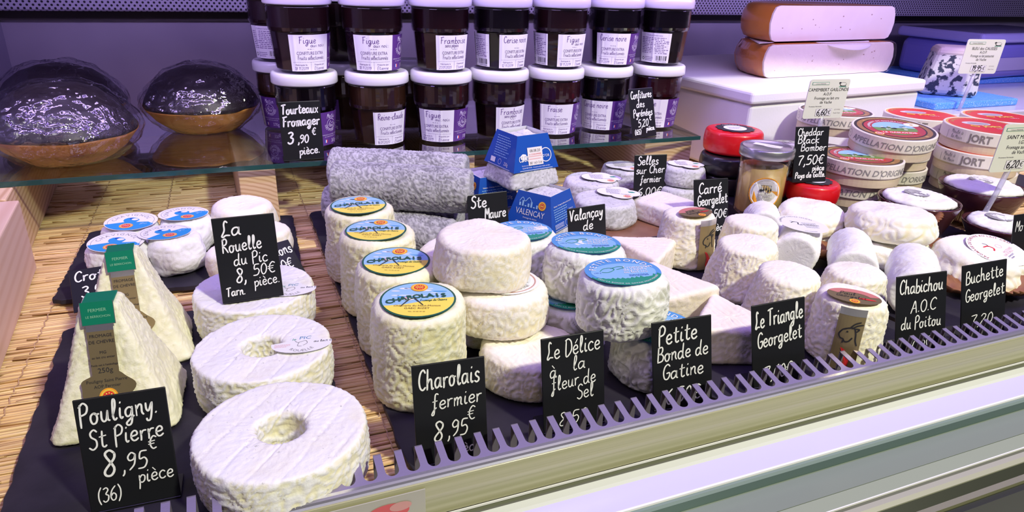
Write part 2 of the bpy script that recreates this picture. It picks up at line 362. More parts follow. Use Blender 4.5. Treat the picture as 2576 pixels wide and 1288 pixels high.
# printed colours
WHITE = mat('paper_white', (.86, .86, .88), .55); BLACK = mat('ink_black', (.02, .02, .025), .6); GREY = mat('ink_grey', (.28, .27, .26), .6)
CHALK = mat('chalk_pen', (.86, .88, .86), .6); BOARD = mat('sign_board', (.010, .011, .013), .33, spec=.45)
PURP = mat('ink_purple', (.10, .03, .22), .45); RED = mat('ink_red', (.72, .03, .035), .45); ORG = mat('ink_orange', (.95, .42, .03), .45); YEL = mat('ink_yellow', (.95, .78, .12), .45)
BLUE = mat('ink_blue', (.03, .30, .68), .45); DBLUE = mat('ink_royal_blue', (.012, .085, .50), .38); SKY = mat('ink_sky', (.32, .58, .85), .45); GREEN = mat('ink_green', (.02, .30, .20), .45); DGREEN = mat('ink_dark_green', (.02, .11, .07), .45)
PINK = mat('ink_pink', (.80, .45, .45), .5); BROWN = mat('ink_brown', (.23, .11, .04), .5); GOLDP = mat('ink_gold', (.62, .40, .12), .35); CREAM = mat('paper_cream', (.80, .74, .60), .6)

def seal(F, x, y, r, L=3, rim=YEL):
    F.disc(x, y, r, ORG, L, n=28); F.ring(x, y, r * .72, r * .82, rim, L + 1, 28); F.disc(x, y, r * .62, RED, L + 1, n=24)
    for k in range(9):
        a = k * 2 * pi / 9; F.disc(x + r * .42 * cos(a), y + r * .42 * sin(a), r * .09, rim, L + 2, n=6)
    F.rect(x - r * .3, y - r * .1, x + r * .3, y + r * .1, rim, L + 2)

def lines_of_print(F, x0, x1, y0, y1, n, mt, L=2, w=.35, seed=1):
    rs = random.Random(seed); st = (y1 - y0) / n
    for i in range(n):
        y = y1 - (i + .5) * st; x = x0
        xe = x1 - rs.random() * .25 * (x1 - x0)
        while x < xe:
            l = rs.uniform(.05, .16) * (x1 - x0); F.rect(x, y - st * w / 2, min(x + l, xe), y + st * w / 2, mt, L); x += l + .025 * (x1 - x0)
# ------------------------------------------------------------------ the case: deck, walls, front rail
def struct(name, o): o.name = name; o['kind'] = 'structure'; return o
STEEL = mat('brushed_steel', (.50, .48, .58), .30, metal=1.0, var=(30, (.42, .40, .50), 3, .3, .7, (1, 30, 30)))
WALLM = mat('back_wall_steel', (.34, .30, .42), .38, metal=.35, var=(2.6, (.60, .55, .68), 3, .35, .65))
DARK = mat('dark_gap', (.03, .022, .028), .6)
b = MB(); b.box(-.7, 2.6, .335, 1.47, -.03, -.0078); struct('deck_base', b.build('deck_base', mat('deck_black', (.03, .025, .02), .7)))
b = MB(); b.box(-.6, 3.2, 1.45, 1.47, -.01, .2275); struct('wall_back', b.build('wall_back', WALLM))
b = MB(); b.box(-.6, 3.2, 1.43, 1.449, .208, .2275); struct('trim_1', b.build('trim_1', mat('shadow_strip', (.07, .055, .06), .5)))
def perfmat():
    M = mat('perforated_sheet', (.50, .46, .62), .4, metal=.5); nt = M.node_tree; N = nt.nodes.new; L = nt.links.new; b = nt.nodes['Principled BSDF']
    tc = N('ShaderNodeTexCoord'); sp = N('ShaderNodeSeparateXYZ'); L(tc.outputs['Object'], sp.inputs[0])
    def ma(op, a, bb=None, cc=None):
        n = N('ShaderNodeMath'); n.operation = op
        for i, x in enumerate((a, bb, cc)):
            if x is None: continue
            if isinstance(x, (int, float)): n.inputs[i].default_value = x
            else: L(x, n.inputs[i])
        return n.outputs[0]
    p = .0085
    row = ma('FLOOR', ma('DIVIDE', sp.outputs['Z'], p * .6)); sh = ma('MULTIPLY', ma('MODULO', row, 2.0), .5)
    fx = ma('SUBTRACT', ma('FRACT', ma('ADD', ma('DIVIDE', sp.outputs['X'], p), sh)), .5)
    fz = ma('MULTIPLY', ma('SUBTRACT', ma('FRACT', ma('DIVIDE', sp.outputs['Z'], p * .6)), .5), .6)
    d = ma('SQRT', ma('ADD', ma('MULTIPLY', fx, fx), ma('MULTIPLY', fz, fz)))
    r = N('ShaderNodeValToRGB'); r.color_ramp.elements[0].position = .19; r.color_ramp.elements[0].color = (.012, .01, .02, 1)
    r.color_ramp.elements[1].position = .24; r.color_ramp.elements[1].color = (.50, .46, .62, 1); L(d, r.inputs[0]); L(r.outputs[0], b.inputs['Base Color'])
    return M
b = MB(); b.box(-.6, 3.2, 1.36, 1.449, .2276, .30); b2 = b.build('trim_2', perfmat(), bevel=.003); struct('trim_2', b2)
b = MB(); b.box(-.60, 3.2, .765, 1.50, .372, .40); struct('light_block_slab', b.build('light_block_slab', mat('light_block_grey', (.30, .28, .34), .5)))  # unseen slab, added to keep the front light off the upper shelf
b = MB(); b.box(-.367, -.347, .45, 1.45, -.01, .34); struct('wall_left', b.build('wall_left', mat('side_panel', (.42, .40, .55), .35, metal=.6)))

# extruded front profile
X0, X1 = -.6, 2.3
def ext(name, pts, m_, smooth=False):
    n = len(pts); v = [(X0, y, z) for y, z in pts] + [(X1, y, z) for y, z in pts]
    f = [(i, (i + 1) % n, n + (i + 1) % n, n + i) for i in range(n)] + [tuple(range(n))[::-1], tuple(range(n, 2 * n))]
    o = obj(name, mesh(v, f), m_); struct(name, o); return o
POLISH = mat('polished_nose', (.86, .85, .90), .22, metal=.85)
TICKET = mat('ticket_strip_plastic', (.44, .43, .27), .30, coat=.4, var=(6, (.33, .33, .17), 2, .35, .7, (.3, 60, 60)))
OLIVE = mat('olive_gasket', (.11, .12, .075), .5); PALEG = mat('pale_green_profile', (.62, .68, .50), .35); LAV = mat('violet_reflection_tint', (.66, .64, .84), .3)  # lavender strip: the violet light's reflection is put into its base colour
WLINE = mat('white_bead', (.9, .9, .95), .3); BGREY = mat('blue_grey_profile', (.33, .42, .45), .3, metal=.3); TEAL = mat('teal_grey_profile', (.11, .17, .165), .35, metal=.3)
GGREY = mat('green_grey_profile', (.28, .33, .28), .32, metal=.2); DKG = mat('dark_green_profile', (.03, .035, .02), .35)
ext('trim_3', [(.3340, .0257), (.3318, .0254), (.3304, .0246), (.3298, .0232), (.3297, .0208), (.3325, .0208), (.334, .0245)], POLISH)
ext('trim_4', [(.3290, .0207), (.3282, .010), (.3290, -.0070), (.3320, -.0070), (.3320, .0207)], TICKET)
ext('trim_5', [(.3235, -.0105), (.3235, -.0096), (.3345, -.0096), (.3345, -.0105)], OLIVE)
ext('trim_6', [(.3283, -.0093), (.3283, -.0078), (.3292, -.0078), (.3292, -.0093)], WLINE)
ext('trim_7', [(.3143, -.012), (.3143, -.0095), (.3170, -.0088), (.3230, -.0086), (.3233, -.012)], PALEG)
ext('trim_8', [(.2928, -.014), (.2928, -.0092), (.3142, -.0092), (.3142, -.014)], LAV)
ext('trim_9', [(.2912, -.0105), (.2912, -.0088), (.2926, -.0086), (.2926, -.0105)], WLINE)
ext('trim_10', [(.2910, -.0106), (.2902, -.0118), (.2897, -.0145), (.300, -.0145), (.300, -.0108)], BGREY)
ext('trim_11', [(.2897, -.0146), (.2895, -.0225), (.300, -.0225), (.300, -.0146)], TEAL)
ext('trim_12', [(.2660, -.030), (.2660, -.0215), (.2894, -.0222), (.2894, -.030)], GGREY)
ext('trim_13', [(.2540, -.030), (.2540, -.0218), (.2654, -.0214), (.2654, -.030)], mat('sage_profile', (.38, .44, .33), .3, metal=.2))
ext('trim_14', [(.2530, -.025), (.2530, -.0212), (.2538, -.0212), (.2538, -.025)], WLINE)
ext('trim_15', [(.2500, -.032), (.2500, -.0235), (.2529, -.0225), (.2529, -.032)], OLIVE)
ext('trim_16', [(.2432, -.034), (.2432, -.0235), (.2460, -.0218), (.2499, -.0215), (.2499, -.034)], mat('pale_profile', (.46, .47, .36), .3, metal=.2))
ext('trim_17', [(.2350, -.036), (.2350, -.0300), (.2431, -.0245), (.2431, -.036)], DKG)
ext('trim_18', [(.2305, -.036), (.2305, -.0260), (.2349, -.0255), (.2349, -.036)], mat('olive_profile', (.20, .20, .12), .35))
ext('trim_19', [(.2255, -.60), (.2255, -.0290), (.2304, -.0290), (.2304, -.60)], DKG)
b = MB(); b.box(-6, 8, -6, 6, -.82, -.80); struct('floor', b.build('floor', mat('shop_floor', (.80, .80, .84), .45, var=(5, (.72, .72, .76), 3, .3, .7))))

# the slotted air-vent comb, one object for each tooth
COMB = mat('comb_lacquer', (.30, .27, .36), .42, metal=.55, bump=(900, .25, .0002))
comb = thing('vent_comb', 'long lavender-grey metal comb with upright slotted teeth along the front rail', 'grille', (0, .334, .0))
ang = RAD(13); ca, sa = cos(ang), sin(ang)
hw, sw, sh, tw = .00675, .0043, .0063, .00245
side = [(hw - sw * sin(a), sh - sw * cos(a)) for a in np.linspace(0, pi / 2, 8)]
out = [(hw, 0)] + side + [(tw, .0206)]
pts = out + [(-x, s) for x, s in reversed(out)]
tb = MB(); n = len(pts)
tb.add([(x, s * ca, .0256 + s * sa) for x, s in pts] + [(x, s * ca, .0248 + s * sa) for x, s in pts],
       [tuple(range(n)), tuple(range(2 * n - 1, n - 1, -1))] + [(i, n + i, n + (i + 1) % n, (i + 1) % n) for i in range(n)])
ty, tz = .0206 * ca, .0256 + .0206 * sa
tb.box(-tw, tw, ty - .0008, ty, .004, tz, 0)
tme = tb.me(); tme.materials.append(COMB)
for i in range(128): obj('tooth', tme, None, comb, (-.36 + i * .0135, 0, 0))

# ------------------------------------------------------------------ straw mat
STRAW = mat('straw', (.50, .30, .11), .55, spec=.4)
def strawmat():
    nt = STRAW.node_tree; N = nt.nodes.new; L = nt.links.new; b = nt.nodes['Principled BSDF']
    oi = N('ShaderNodeObjectInfo'); tc = N('ShaderNodeTexCoord'); mp = N('ShaderNodeMapping'); mp.inputs['Scale'].default_value = (9, 420, 200); L(tc.outputs['Object'], mp.inputs[0])
    ad = N('ShaderNodeVectorMath'); L(mp.outputs[0], ad.inputs[0]); sc = N('ShaderNodeVectorMath'); sc.operation = 'SCALE'; L(oi.outputs['Random'], sc.inputs['Scale']); sc.inputs[0].default_value = (50, 50, 50); L(sc.outputs[0], ad.inputs[1])
    n = N('ShaderNodeTexNoise'); n.inputs['Scale'].default_value = 1.0; n.inputs['Detail'].default_value = 3; L(ad.outputs[0], n.inputs['Vector'])
    r = N('ShaderNodeValToRGB'); cr = r.color_ramp; cr.elements[0].position = .28; cr.elements[0].color = (.40, .21, .08, 1); cr.elements[1].position = .72; cr.elements[1].color = (.92, .74, .40, 1)
    e = cr.elements.new(.5); e.color = (.76, .52, .24, 1); L(n.outputs['Fac'], r.inputs[0]); L(r.outputs[0], b.inputs['Base Color'])
strawmat()
mt_ = thing('straw_mat', 'golden straw mat of bound stalks covering the whole display deck', 'mat', (0, 0, 0))
SM = []
rs = random.Random(3)
for k in range(10):
    b = MB(); pts = []; rr = []
    for i in range(40):
        x = -.34 + i * 1.75 / 39; pts.append((x, .0011 * sin(x * (9 + k) + k) + rs.uniform(-.0005, .0005), rs.uniform(-.0004, .0004))); rr.append(.0019 + rs.uniform(-.0004, .0003))
    b.tube(pts, rr, 5); me = b.me(True); me.materials.append(STRAW); SM.append(me)
for i in range(292):
    obj('straw', SM[i % 10], None, mt_, (rs.uniform(-.02, .02), .345 + i * .0038 + rs.uniform(-.0006, .0006), -.0043 + rs.uniform(-.0006, .0004)))
b = MB()
for i in range(2600):
    y = rs.uniform(.345, 1.44); x = rs.uniform(-.30, 1.2); l = rs.uniform(.012, .07); a = rs.gauss(0, .05); r = rs.uniform(.0006, .0014); z = rs.uniform(-.0034, -.0018)
    b.tube([(x, y, z), (x + l / 2 * cos(a), y + l / 2 * sin(a) + rs.uniform(-.0004, .0004), z + .0003), (x + l * cos(a), y + l * sin(a), z - .0004)], r, 4)
o = b.build('straw_fibres', STRAW, mt_, smooth=True); o['kind'] = 'stuff'
TH = mat('pink_thread', (.52, .34, .20), .8)
for k in range(17):
    b = MB(); x = -.275 + k * .088
    b.tube([(x + .0006 * (-1) ** i, .345 + i * .0072, -.0022 + (.0012 if i % 2 else -.0004)) for i in range(152)], .00045, 4); b.build('binding_thread', TH, mt_)

# ------------------------------------------------------------------ wooden blocks and glass shelf
def woodmat(name, c1, c2, sc):
    M = mat(name, c1, .55, spec=.3); nt = M.node_tree; N = nt.nodes.new; L = nt.links.new; b = nt.nodes['Principled BSDF']
    tc = N('ShaderNodeTexCoord'); mp = N('ShaderNodeMapping'); mp.inputs['Scale'].default_value = sc; mp.inputs['Location'].default_value = (.03, 0, .06); L(tc.outputs['Object'], mp.inputs[0])
    w = N('ShaderNodeTexWave'); w.wave_type = 'RINGS'; w.rings_direction = 'Y'; w.inputs['Scale'].default_value = 60; w.inputs['Distortion'].default_value = 2.5; w.inputs['Detail'].default_value = 2; w.inputs['Detail Scale'].default_value = .6
    L(mp.outputs[0], w.inputs['Vector']); r = N('ShaderNodeValToRGB'); r.color_ramp.elements[0].color = (*c1, 1); r.color_ramp.elements[1].color = (*c2, 1); r.color_ramp.elements[0].position = .35
    L(w.outputs['Color'], r.inputs[0]); L(r.outputs[0], b.inputs['Base Color']); return M
PINE = woodmat('pine_end', (.76, .54, .34), (.58, .36, .20), (1, .12, 1)); PINE2 = woodmat('pine_pale', (.74, .52, .40), (.68, .45, .33), (.5, .06, .5))
def block(label, pts, z1, m_, group='pine blocks under the glass shelf'):
    cx = sum(p[0] for p in pts) / 4; cy = min(p[1] for p in pts)
    b = MB(); b.prism([(x - cx, y - cy) for x, y in pts], -.0005, z1)
    return setp(b.build('wood_block', m_, loc=(cx, cy, 0), bevel=.0015), label, 'wood block', group)
block('big pale pine block at the left edge of the mat, nearest', [(-.196, .50), (-.219, .82), (-.335, .82), (-.335, .50)], .0775, PINE2)
block('pine block at the far left under the wrapped domed cakes', [(-.232, .826), (-.258, 1.20), (-.335, 1.20), (-.335, .826)], .0775, PINE)
block('pine block under the shelf beside the white board of the domed cakes', [(-.004, .880), (.040, .880), (.030, 1.16), (-.014, 1.16)], .0775, PINE)
block('pine block under the shelf behind the blue-wrapped pyramid cheeses', [(.270, .880), (.305, .880), (.305, 1.16), (.270, 1.16)], .0775, PINE)
block('pine block under the right end of the glass shelf', [(.585, .885), (.662, .872), (.70, 1.14), (.625, 1.16)], .0775, PINE)
gl = thing('glass_shelf', 'clear glass shelf with green edge carrying the jam jars and domed cakes', 'shelf', (0, 0, .078))
b = MB(); b.prism([(-.33, .872), (.668, .862), (.71, 1.215), (-.335, 1.225)], 0, .006)
GLASS = filmmat('shelf_glass', (.86, .93, .90), .02, fac=1.6)
b.build('pane', GLASS, gl)
b = MB(); b.prism([(-.33, .8712), (.6688, .8612), (.6688, .8632), (-.33, .8732)], .0002, .0058); b.build('front_edge', filmmat('glass_edge', (.22, .45, .42), .1, fac=1.5, haze=.35, hazecol=(.05, .16, .16)), gl)

# ------------------------------------------------------------------ slates, riser, board
SLATE = mat('slate', (.020, .018, .028), .45, var=(22, (.034, .030, .046), 5, .4, .7), bump=(120, .35, .0006), spec=.22)
def slate(label, x0, x1, y0, y1, rz=0, z=0):
    w, d = (x1 - x0) / 2, (y1 - y0) / 2; rr = random.Random(int((x0 + 1) * 1000)); p = []
    for a, c, n in (((-w, -d), (w, -d), 26), ((w, -d), (w, d), 40), ((w, d), (-w, d), 26), ((-w, d), (-w, -d), 40)):
        for i in range(n):
            t = i / n; q = .004 if i == 0 else rr.uniform(0, .0022); x = a[0] + (c[0] - a[0]) * t; y = a[1] + (c[1] - a[1]) * t
            p.append((x - q * (1 if x > w * .98 else -1 if x < -w * .98 else 0), y - q * (1 if y > d * .98 else -1 if y < -d * .98 else 0)))
    b = MB(); b.prism(p, 0, .0052)
    return setp(b.build('slate_board', SLATE, loc=((x0 + x1) / 2, (y0 + y1) / 2, z + .0006), rot=(0, 0, rz), bevel=.0008), label, 'slate board', 'slate boards on the straw mat')
slate('slate board under the two tall pyramids and the ring cheeses', -.163, .050, .356, .652, RAD(1))
slate('slate board under the small blue-labelled goat cheeses', -.184, .054, .708, .905, RAD(-2))
slate('long slate board under the yellow-labelled cylinders and grey logs', .078, .322, .357, .905, RAD(.3))
slate('slate board under the triangle cheeses and wrinkled truncated cones', .327, .585, .357, .690)
slate('slate board at the right under the leaf-wrapped cheeses and white logs', .590, .905, .357, .632)
b = MB(); b.prism([(.40, .700), (.455, .682), (.615, .690), (.622, .86), (.42, .885)], .0006, .006)
setp(b.build('serving_board', mat('brown_board', (.20, .085, .05), .3, var=(40, (.28, .13, .08), 4, .4, .7), coat=.2), bevel=.001), 'reddish brown lacquered board under the ash-grey round cheeses', 'board')
b = MB(); b.box(.632, 1.22, .645, .862, 0, .0215)
setp(b.build('display_riser', mat('riser_black', (.025, .022, .03), .4), bevel=.002), 'low black riser under the wooden cheese boxes and waxed wheels', 'riser')
b = MB(); b.box(1.245, 2.3, .885, 1.42, 0, .085)
setp(b.build('display_step', mat('lilac_step', (.66, .64, .78), .25, coat=.3), bevel=.003), 'raised pale step at the far right carrying the blue cheese', 'display step')
# ------------------------------------------------------------------ cheeses
VR = RAD(-20)      # prints read towards the customer
Z0 = .006          # top of the slates
M_CHAR = rindmat('rind_cream_yellow', (.88, .87, .69), (.80, .75, .42))
M_ROU = rindmat('rind_ring', (.86, .86, .88), (.80, .76, .52), (.42, .42, .40), 240, .63, .72)
M_DEL = rindmat('rind_cream', (.91, .87, .80), (.84, .75, .50))
M_PB = rindmat('rind_grey_green', (.86, .87, .84), (.55, .55, .48), (.50, .50, .46), 120, .60, .75)
M_TRI = rindmat('rind_pale_pink', (.91, .83, .76), (.86, .77, .60))
M_CHAB = rindmat('rind_ivory', (.92, .89, .81), (.85, .77, .52))
M_POU = rindmat('rind_pale_yellow', (.88, .87, .66), (.80, .78, .50))
M_CRO = rindmat('rind_white', (.88, .88, .91), (.76, .76, .76), (.55, .55, .60), 60, .68, .75)
M_ASH = rindmat('rind_ash', (.52, .52, .54), (.20, .20, .21), (.16, .16, .17), 330, .56, .68, sss=0)
M_ASHL = rindmat('rind_ash_light', (.66, .66, .68), (.40, .40, .40), (.30, .30, .31), 260, .56, .68, sss=0)
M_MOT = rindmat('rind_chalky', (.92, .90, .85), (.86, .78, .50))
M_BUC = rindmat('rind_log_white', (.90, .90, .91), (.84, .82, .74), (.50, .54, .52), 190, .64, .70)

def cheese(name, label, me, m_, loc, rot=(0, 0, 0), group=None, parts=False, cat='cheese'):
    if not parts:
        o = obj(name, me, m_); o.location = loc; o.rotation_euler = rot; return setp(o, label, cat, group)
    t = thing(name, label, cat, loc, 0, group); t.rotation_euler = rot
    obj('rind', me, m_, t); return t

# --- four yellow-labelled cylinders
def charolais_label(par, z):
    F = Flat(); r = .0285
    F.disc(0, 0, r, DGREEN, 1); F.disc(0, 0, r * .945, SKY, 2)
    rs = random.Random(5)
    for i in range(14): F.disc(rs.uniform(-.018, .018), rs.uniform(.002, .018), rs.uniform(.002, .006), [WHITE, mat('ink_haze', (.62, .76, .88), .5), BLUE][i % 3], 3, ry=rs.uniform(.0006, .0014), n=14)
    F.poly([(r * .945 * cos(a), r * .945 * sin(a)) for a in np.linspace(pi + .42, 2 * pi + .10, 30)] + [(.012, .0005), (.002, -.0045), (-.010, -.0090)], YEL, 4)
    F.stroke([(-.012, -.012), (-.007, -.002), (-.003, .001), (.004, -.010)], .0013, mat('ink_dark', (.05, .06, .05), .5), 6); F.disc(-.007, -.0005, .0042, WHITE, 5, ry=.0024); F.disc(-.009, .001, .002, PINK, 6, ry=.0013)
    seal(F, 0, .0185, .0066, 5)
    for i, ch in enumerate('CHAROLAIS'): F.type(ch, -.0205 + i * .0050, -.0075 + i * .0013 + .003 * sin(i * .4), .0082, DGREEN, 7, 'c', .22, bold=.035)
    F.hand('Fromage de Chèvre', .002, -.0045, .0030, DGREEN, 7, .12, fit=.02, rot=.08); F.type('Chèvrerie du Haut-Montot', 0, -.0125, .0033, BROWN, 7, sx=.95); F.type('GAEC RIZET', 0, -.0165, .0034, BROWN, 7)
    F.type('TEL. 03 85 00 00', 0, -.021, .0018, BROWN, 7)
    F.build('round_label', flatxy(z), par, loc=(0, -.002, 0))['label'] = 'round blue and yellow paper label with green rim'
G1 = 'tall cream cylinders with yellow and blue round labels'
for i, (x, y, lb, tl) in enumerate([(.113, .453, 'tall cream cylinder cheese with yellow and blue label, nearest of the four', 0), (.114, .5285, 'second nearest tall cream cylinder cheese with yellow and blue label', 0),
                                    (.112, .604, 'third tall cream cylinder cheese from the front, yellow and blue label', 0), (.109, .6795, 'farthest tall cream cylinder cheese with yellow and blue label, by the grey logs', 0)]):
    me = rind(rprof(.0355, .0345, .079, .006, .0004), .0012 if i < 2 else .0017, .0013, 140, .0018, 40, seed=20 + i, top=.1, sag=.001)
    c = cheese('cylinder_cheese', lb, me, M_CHAR, (x, y, Z0), (RAD([1, 1, 0, 0][i]), 0, VR + RAD([2, -3, -6, 3][i])), G1, True)
    charolais_label(c, .0806)

# --- three ring cheeses
def ring_prof(R, r, h, c, ds):
    p = [(r, .001), (R - c, 0)] + [(R - c + c * sin(a), c - c * cos(a)) for a in np.linspace(0, pi / 2, 6)[1:]] + [(R + .001, h * .5)]
    p += [(R - c * .3 + c * .3 * cos(a), h - c * .3 + c * .3 * sin(a)) for a in np.linspace(0, pi / 2, 6)] + [((R + r) / 2, h), (r + .002, h), (r, h - .002), (r - .001, h * .5), (r, .001)]
    return resample(p, ds)
def rouelle_tag(c):
    F = Flat()
    p = [(.0225 * cos(a), .0135 * sin(a)) for a in np.linspace(pi, 2 * pi, 16)] + [(.0225, .003), (.013, .0045)] + [(.0095 * cos(a) + .001, .006 + .0085 * sin(a)) for a in np.linspace(.2, pi - .1, 10)] + [(-.0125, .004), (-.0225, .002)]
    F.poly(p, WHITE, 1); F.type('le', -.006, .0055, .0045, GREEN, 2, shear=.2); F.type('PIC', .002, .0065, .0062, mat('ink_mid_blue', (.08, .25, .45), .5), 2, shear=.15)
    F.stroke(crom([(-.005, .0045), (-.003, .002), (0, .003), (.003, .004), (.004, 0), (.001, -.003)]), .0005, GREY, 2); F.stroke(crom([(-.002, .002), (-.003, -.003), (0, -.004)]), .0005, GREY, 2)
    F.arc('ROUELLE', 0, 0, .0120, -pi / 2, .0045, GREY, 2, inward=True); F.hand('au lait cru', .009, .0005, .003, BLACK, 2, .12); lines_of_print(F, -.020, -.008, -.004, .001, 3, PINK, 2)
    return F
for i, (x, y, R, h, lb) in enumerate([(.004, .3835, .0525, .039, 'white ring cheese with a hole and ribbed side, nearest to the comb'), (-.001, .4915, .0505, .039, 'middle white ring cheese with a folded white paper label over its hole'),
                                      (-.002, .5995, .0505, .040, 'rear white ring cheese carrying a chalk sign on its top')]):
    pr_ = ring_prof(R, .0155, h, .007, .0014); RA = RAD([-52, -46, -55][i])
    me = rind(pr_, .0014, .0011, 120, .0012, 38, seed=40 + i, top=.14, grooves=.019, stria=.00025)
    c = cheese('ring_cheese', lb, me, M_ROU, (x, y, Z0), (0, 0, RA), 'white ring cheeses', i > 0)
    if i: rouelle_tag(c).build('paper_label', flatxy(h + .0015), c, loc=tuple(Matrix.Rotation(-RA, 3, 'Z') @ Vector((.0285, -.010, 0) if i == 1 else (.030, -.020, 0))), rot=(0, 0, VR + RAD(12) - RA))

# --- two tall truncated pyramids with foil straps
FOIL = mat('gold_foil', (.50, .40, .20), .32, metal=.75); GFOIL = mat('green_foil', (.01, .32, .17), .3, metal=.4, coat=.4); SILV = mat('silver_foil', (.75, .75, .72), .25, metal=.9)
def pyr_face(rt, rb, h, off):      # sheet on the front face: y = height above base
    sl = math.atan2(rb - rt, h)
    return lambda x, y, t: (x, -(rb + (rt - rb) * y / h) - (off + t) * cos(sl), y + (off + t) * sin(sl))
for i, (x, y, rz, lb) in enumerate([(-.101, .499, RAD(-3), 'tall pale yellow pyramid cheese with gold strap, nearest, behind the big chalk sign'), (-.098, .590, RAD(2), 'tall pale yellow pyramid cheese with gold strap, the one farther back')]):
    rt, rb, h = .0125, .0405, .092
    me = rind(rprof(rb, rt, h, .004, -.001), .0014, .0011, 130, .0015, 45, seed=60 + i, kind='sq', top=.3)
    c = cheese('pyramid_cheese', lb, me, M_POU, (x, y, Z0), (0, 0, rz), 'tall pale yellow pyramid cheeses', True)
    F = Flat(); hh = h
    F.rect(-.0102, hh - .0125, .0102, hh + .003, SILV, 1, 1, 3); F.rect(-.0098, hh - .012, .0098, hh + .003, GFOIL, 2, 1, 3); F.type('FERMIER', 0, hh - .0035, .003, mat('ink_pale_green', (.25, .55, .35), .5), 3); F.type('LE BERRICHON', 0, hh - .0075, .0022, mat('ink_pale_green'), 3)
    F.rect(-.0082, hh - .0165, .0082, hh - .0125, SILV, 1); F.rect(-.0082, .046, .0082, hh - .0165, FOIL, 1, 1, 4)
    cl = [(.0165 * cos(a) * (1 + .07 * cos(5 * a)), .0375 + .0115 * sin(a) * (1 + .10 * cos(4 * a + .5))) for a in np.linspace(0, 2 * pi, 40, False)]; F.poly(cl, FOIL, 2)
    for t_, yy, sz in (('FROMAGE', .0715, .0030), ('DE CHEVRE', .0675, .0030), ('MG', .0605, .0028), ('au lait cru entier', .0575, .0021), ('Poids net à l\'emballage', .0525, .0018), ('250g', .0478, .0048), ('Pouligny Saint Pierre', .0415, .0030), ('AOP Fermier', .0378, .0030)): F.type(t_, 0, yy, sz, BLACK, 3)
    seal(F, 0, .0315, .0058, 3)
    F.build('foil_strap', pyr_face(rt, rb, h, .0022), c, .00015)
    b = MB(); b.box(-.0098, .0098, -rt - .0008, .006, h + .0008, h + .0022); b.build('foil_cap', GFOIL, c, bevel=.0006)

# --- four small goat cheeses with blue labels
G2 = 'small white goat cheeses with round blue labels'
def crottin_label(c, rot, dx, dy, tilt):
    F = Flat(); r = .0265
    F.disc(0, 0, r, WHITE, 1); F.ring(0, 0, r * .86, r * .875, GREY, 2); F.arc('CHAVIGNOL', 0, 0, r * .60, pi * .62, .0068, GREY, 2)
    F.poly([(r * .97 * cos(a), r * .97 * sin(a)) for a in np.linspace(pi * 1.18, pi * 1.95, 20)] + [(.018, .001), (.006, -.002), (.007, .005), (.003, .009), (-.002, .010), (-.007, .008), (-.009, .004), (-.008, -.001), (-.005, -.004)], BLUE, 3)
    F.disc(.002, .005, .0035, WHITE, 4, ry=.0028); F.disc(-.003, .007, .0018, DBLUE, 4); F.hand('goût', .012, -.006, .006, SKY, 4, .1); seal(F, .001, -.014, .0068, 4, PINK)
    o = F.build('round_label', flatxy(.0405), c, loc=(dx, dy, 0), rot=(tilt, RAD(2), rot)); return o
for i, (x, y, rot, dx, dy, tl, lb) in enumerate([(-.128, .752, VR, 0, 0, .03, 'small white goat cheese with blue label, just behind the pyramid tip'), (-.121, .812, VR, .001, 0, .03, 'small white goat cheese with blue label, rear left of the four'),
        (-.074, .757, VR + .7, -.010, .006, -.04, 'lumpy small white goat cheese with its blue label slid off to the left'), (-.066, .816, VR + .6, -.002, .004, -.02, 'small white goat cheese with blue label, rear right of the four')]):
    me = rind(rprof(.0275, .0270, .0385, .009, .0015), .0015, .0008, 100, .0024, 70, seed=80 + i, top=.6)
    c = cheese('goat_cheese', lb, me, M_CRO, (x, y, Z0), (0, 0, 0), G2, True); crottin_label(c, rot, dx, dy, tl)
me = rind(rprof(.0370, .0345, .046, .010, .002), .0018, .0005, 130, .0014, 40, seed=90, top=.4)
cheese('round_cheese', 'plain white rounded drum cheese in front of the pine block', me, M_CHAB, (-.003, .826, Z0))
me = rind(rprof(.028, .027, .030, .007, .001), .0018, .0005, 130, .0014, 40, seed=91, top=.4)
cheese('round_cheese', 'small pale round cheese peeking out left of the ring cheese sign', me, M_CHAB, (-.018, .722, Z0), group='small pale round cheeses behind the ring cheese sign')
me = rind(rprof(.028, .027, .030, .007, .001), .0022, .0005, 130, .0014, 40, seed=92, top=.4)
cheese('round_cheese', 'small pale round cheese below the plain white drum cheese', me, M_CHAB, (.018, .775, Z0), group='small pale round cheeses behind the ring cheese sign')

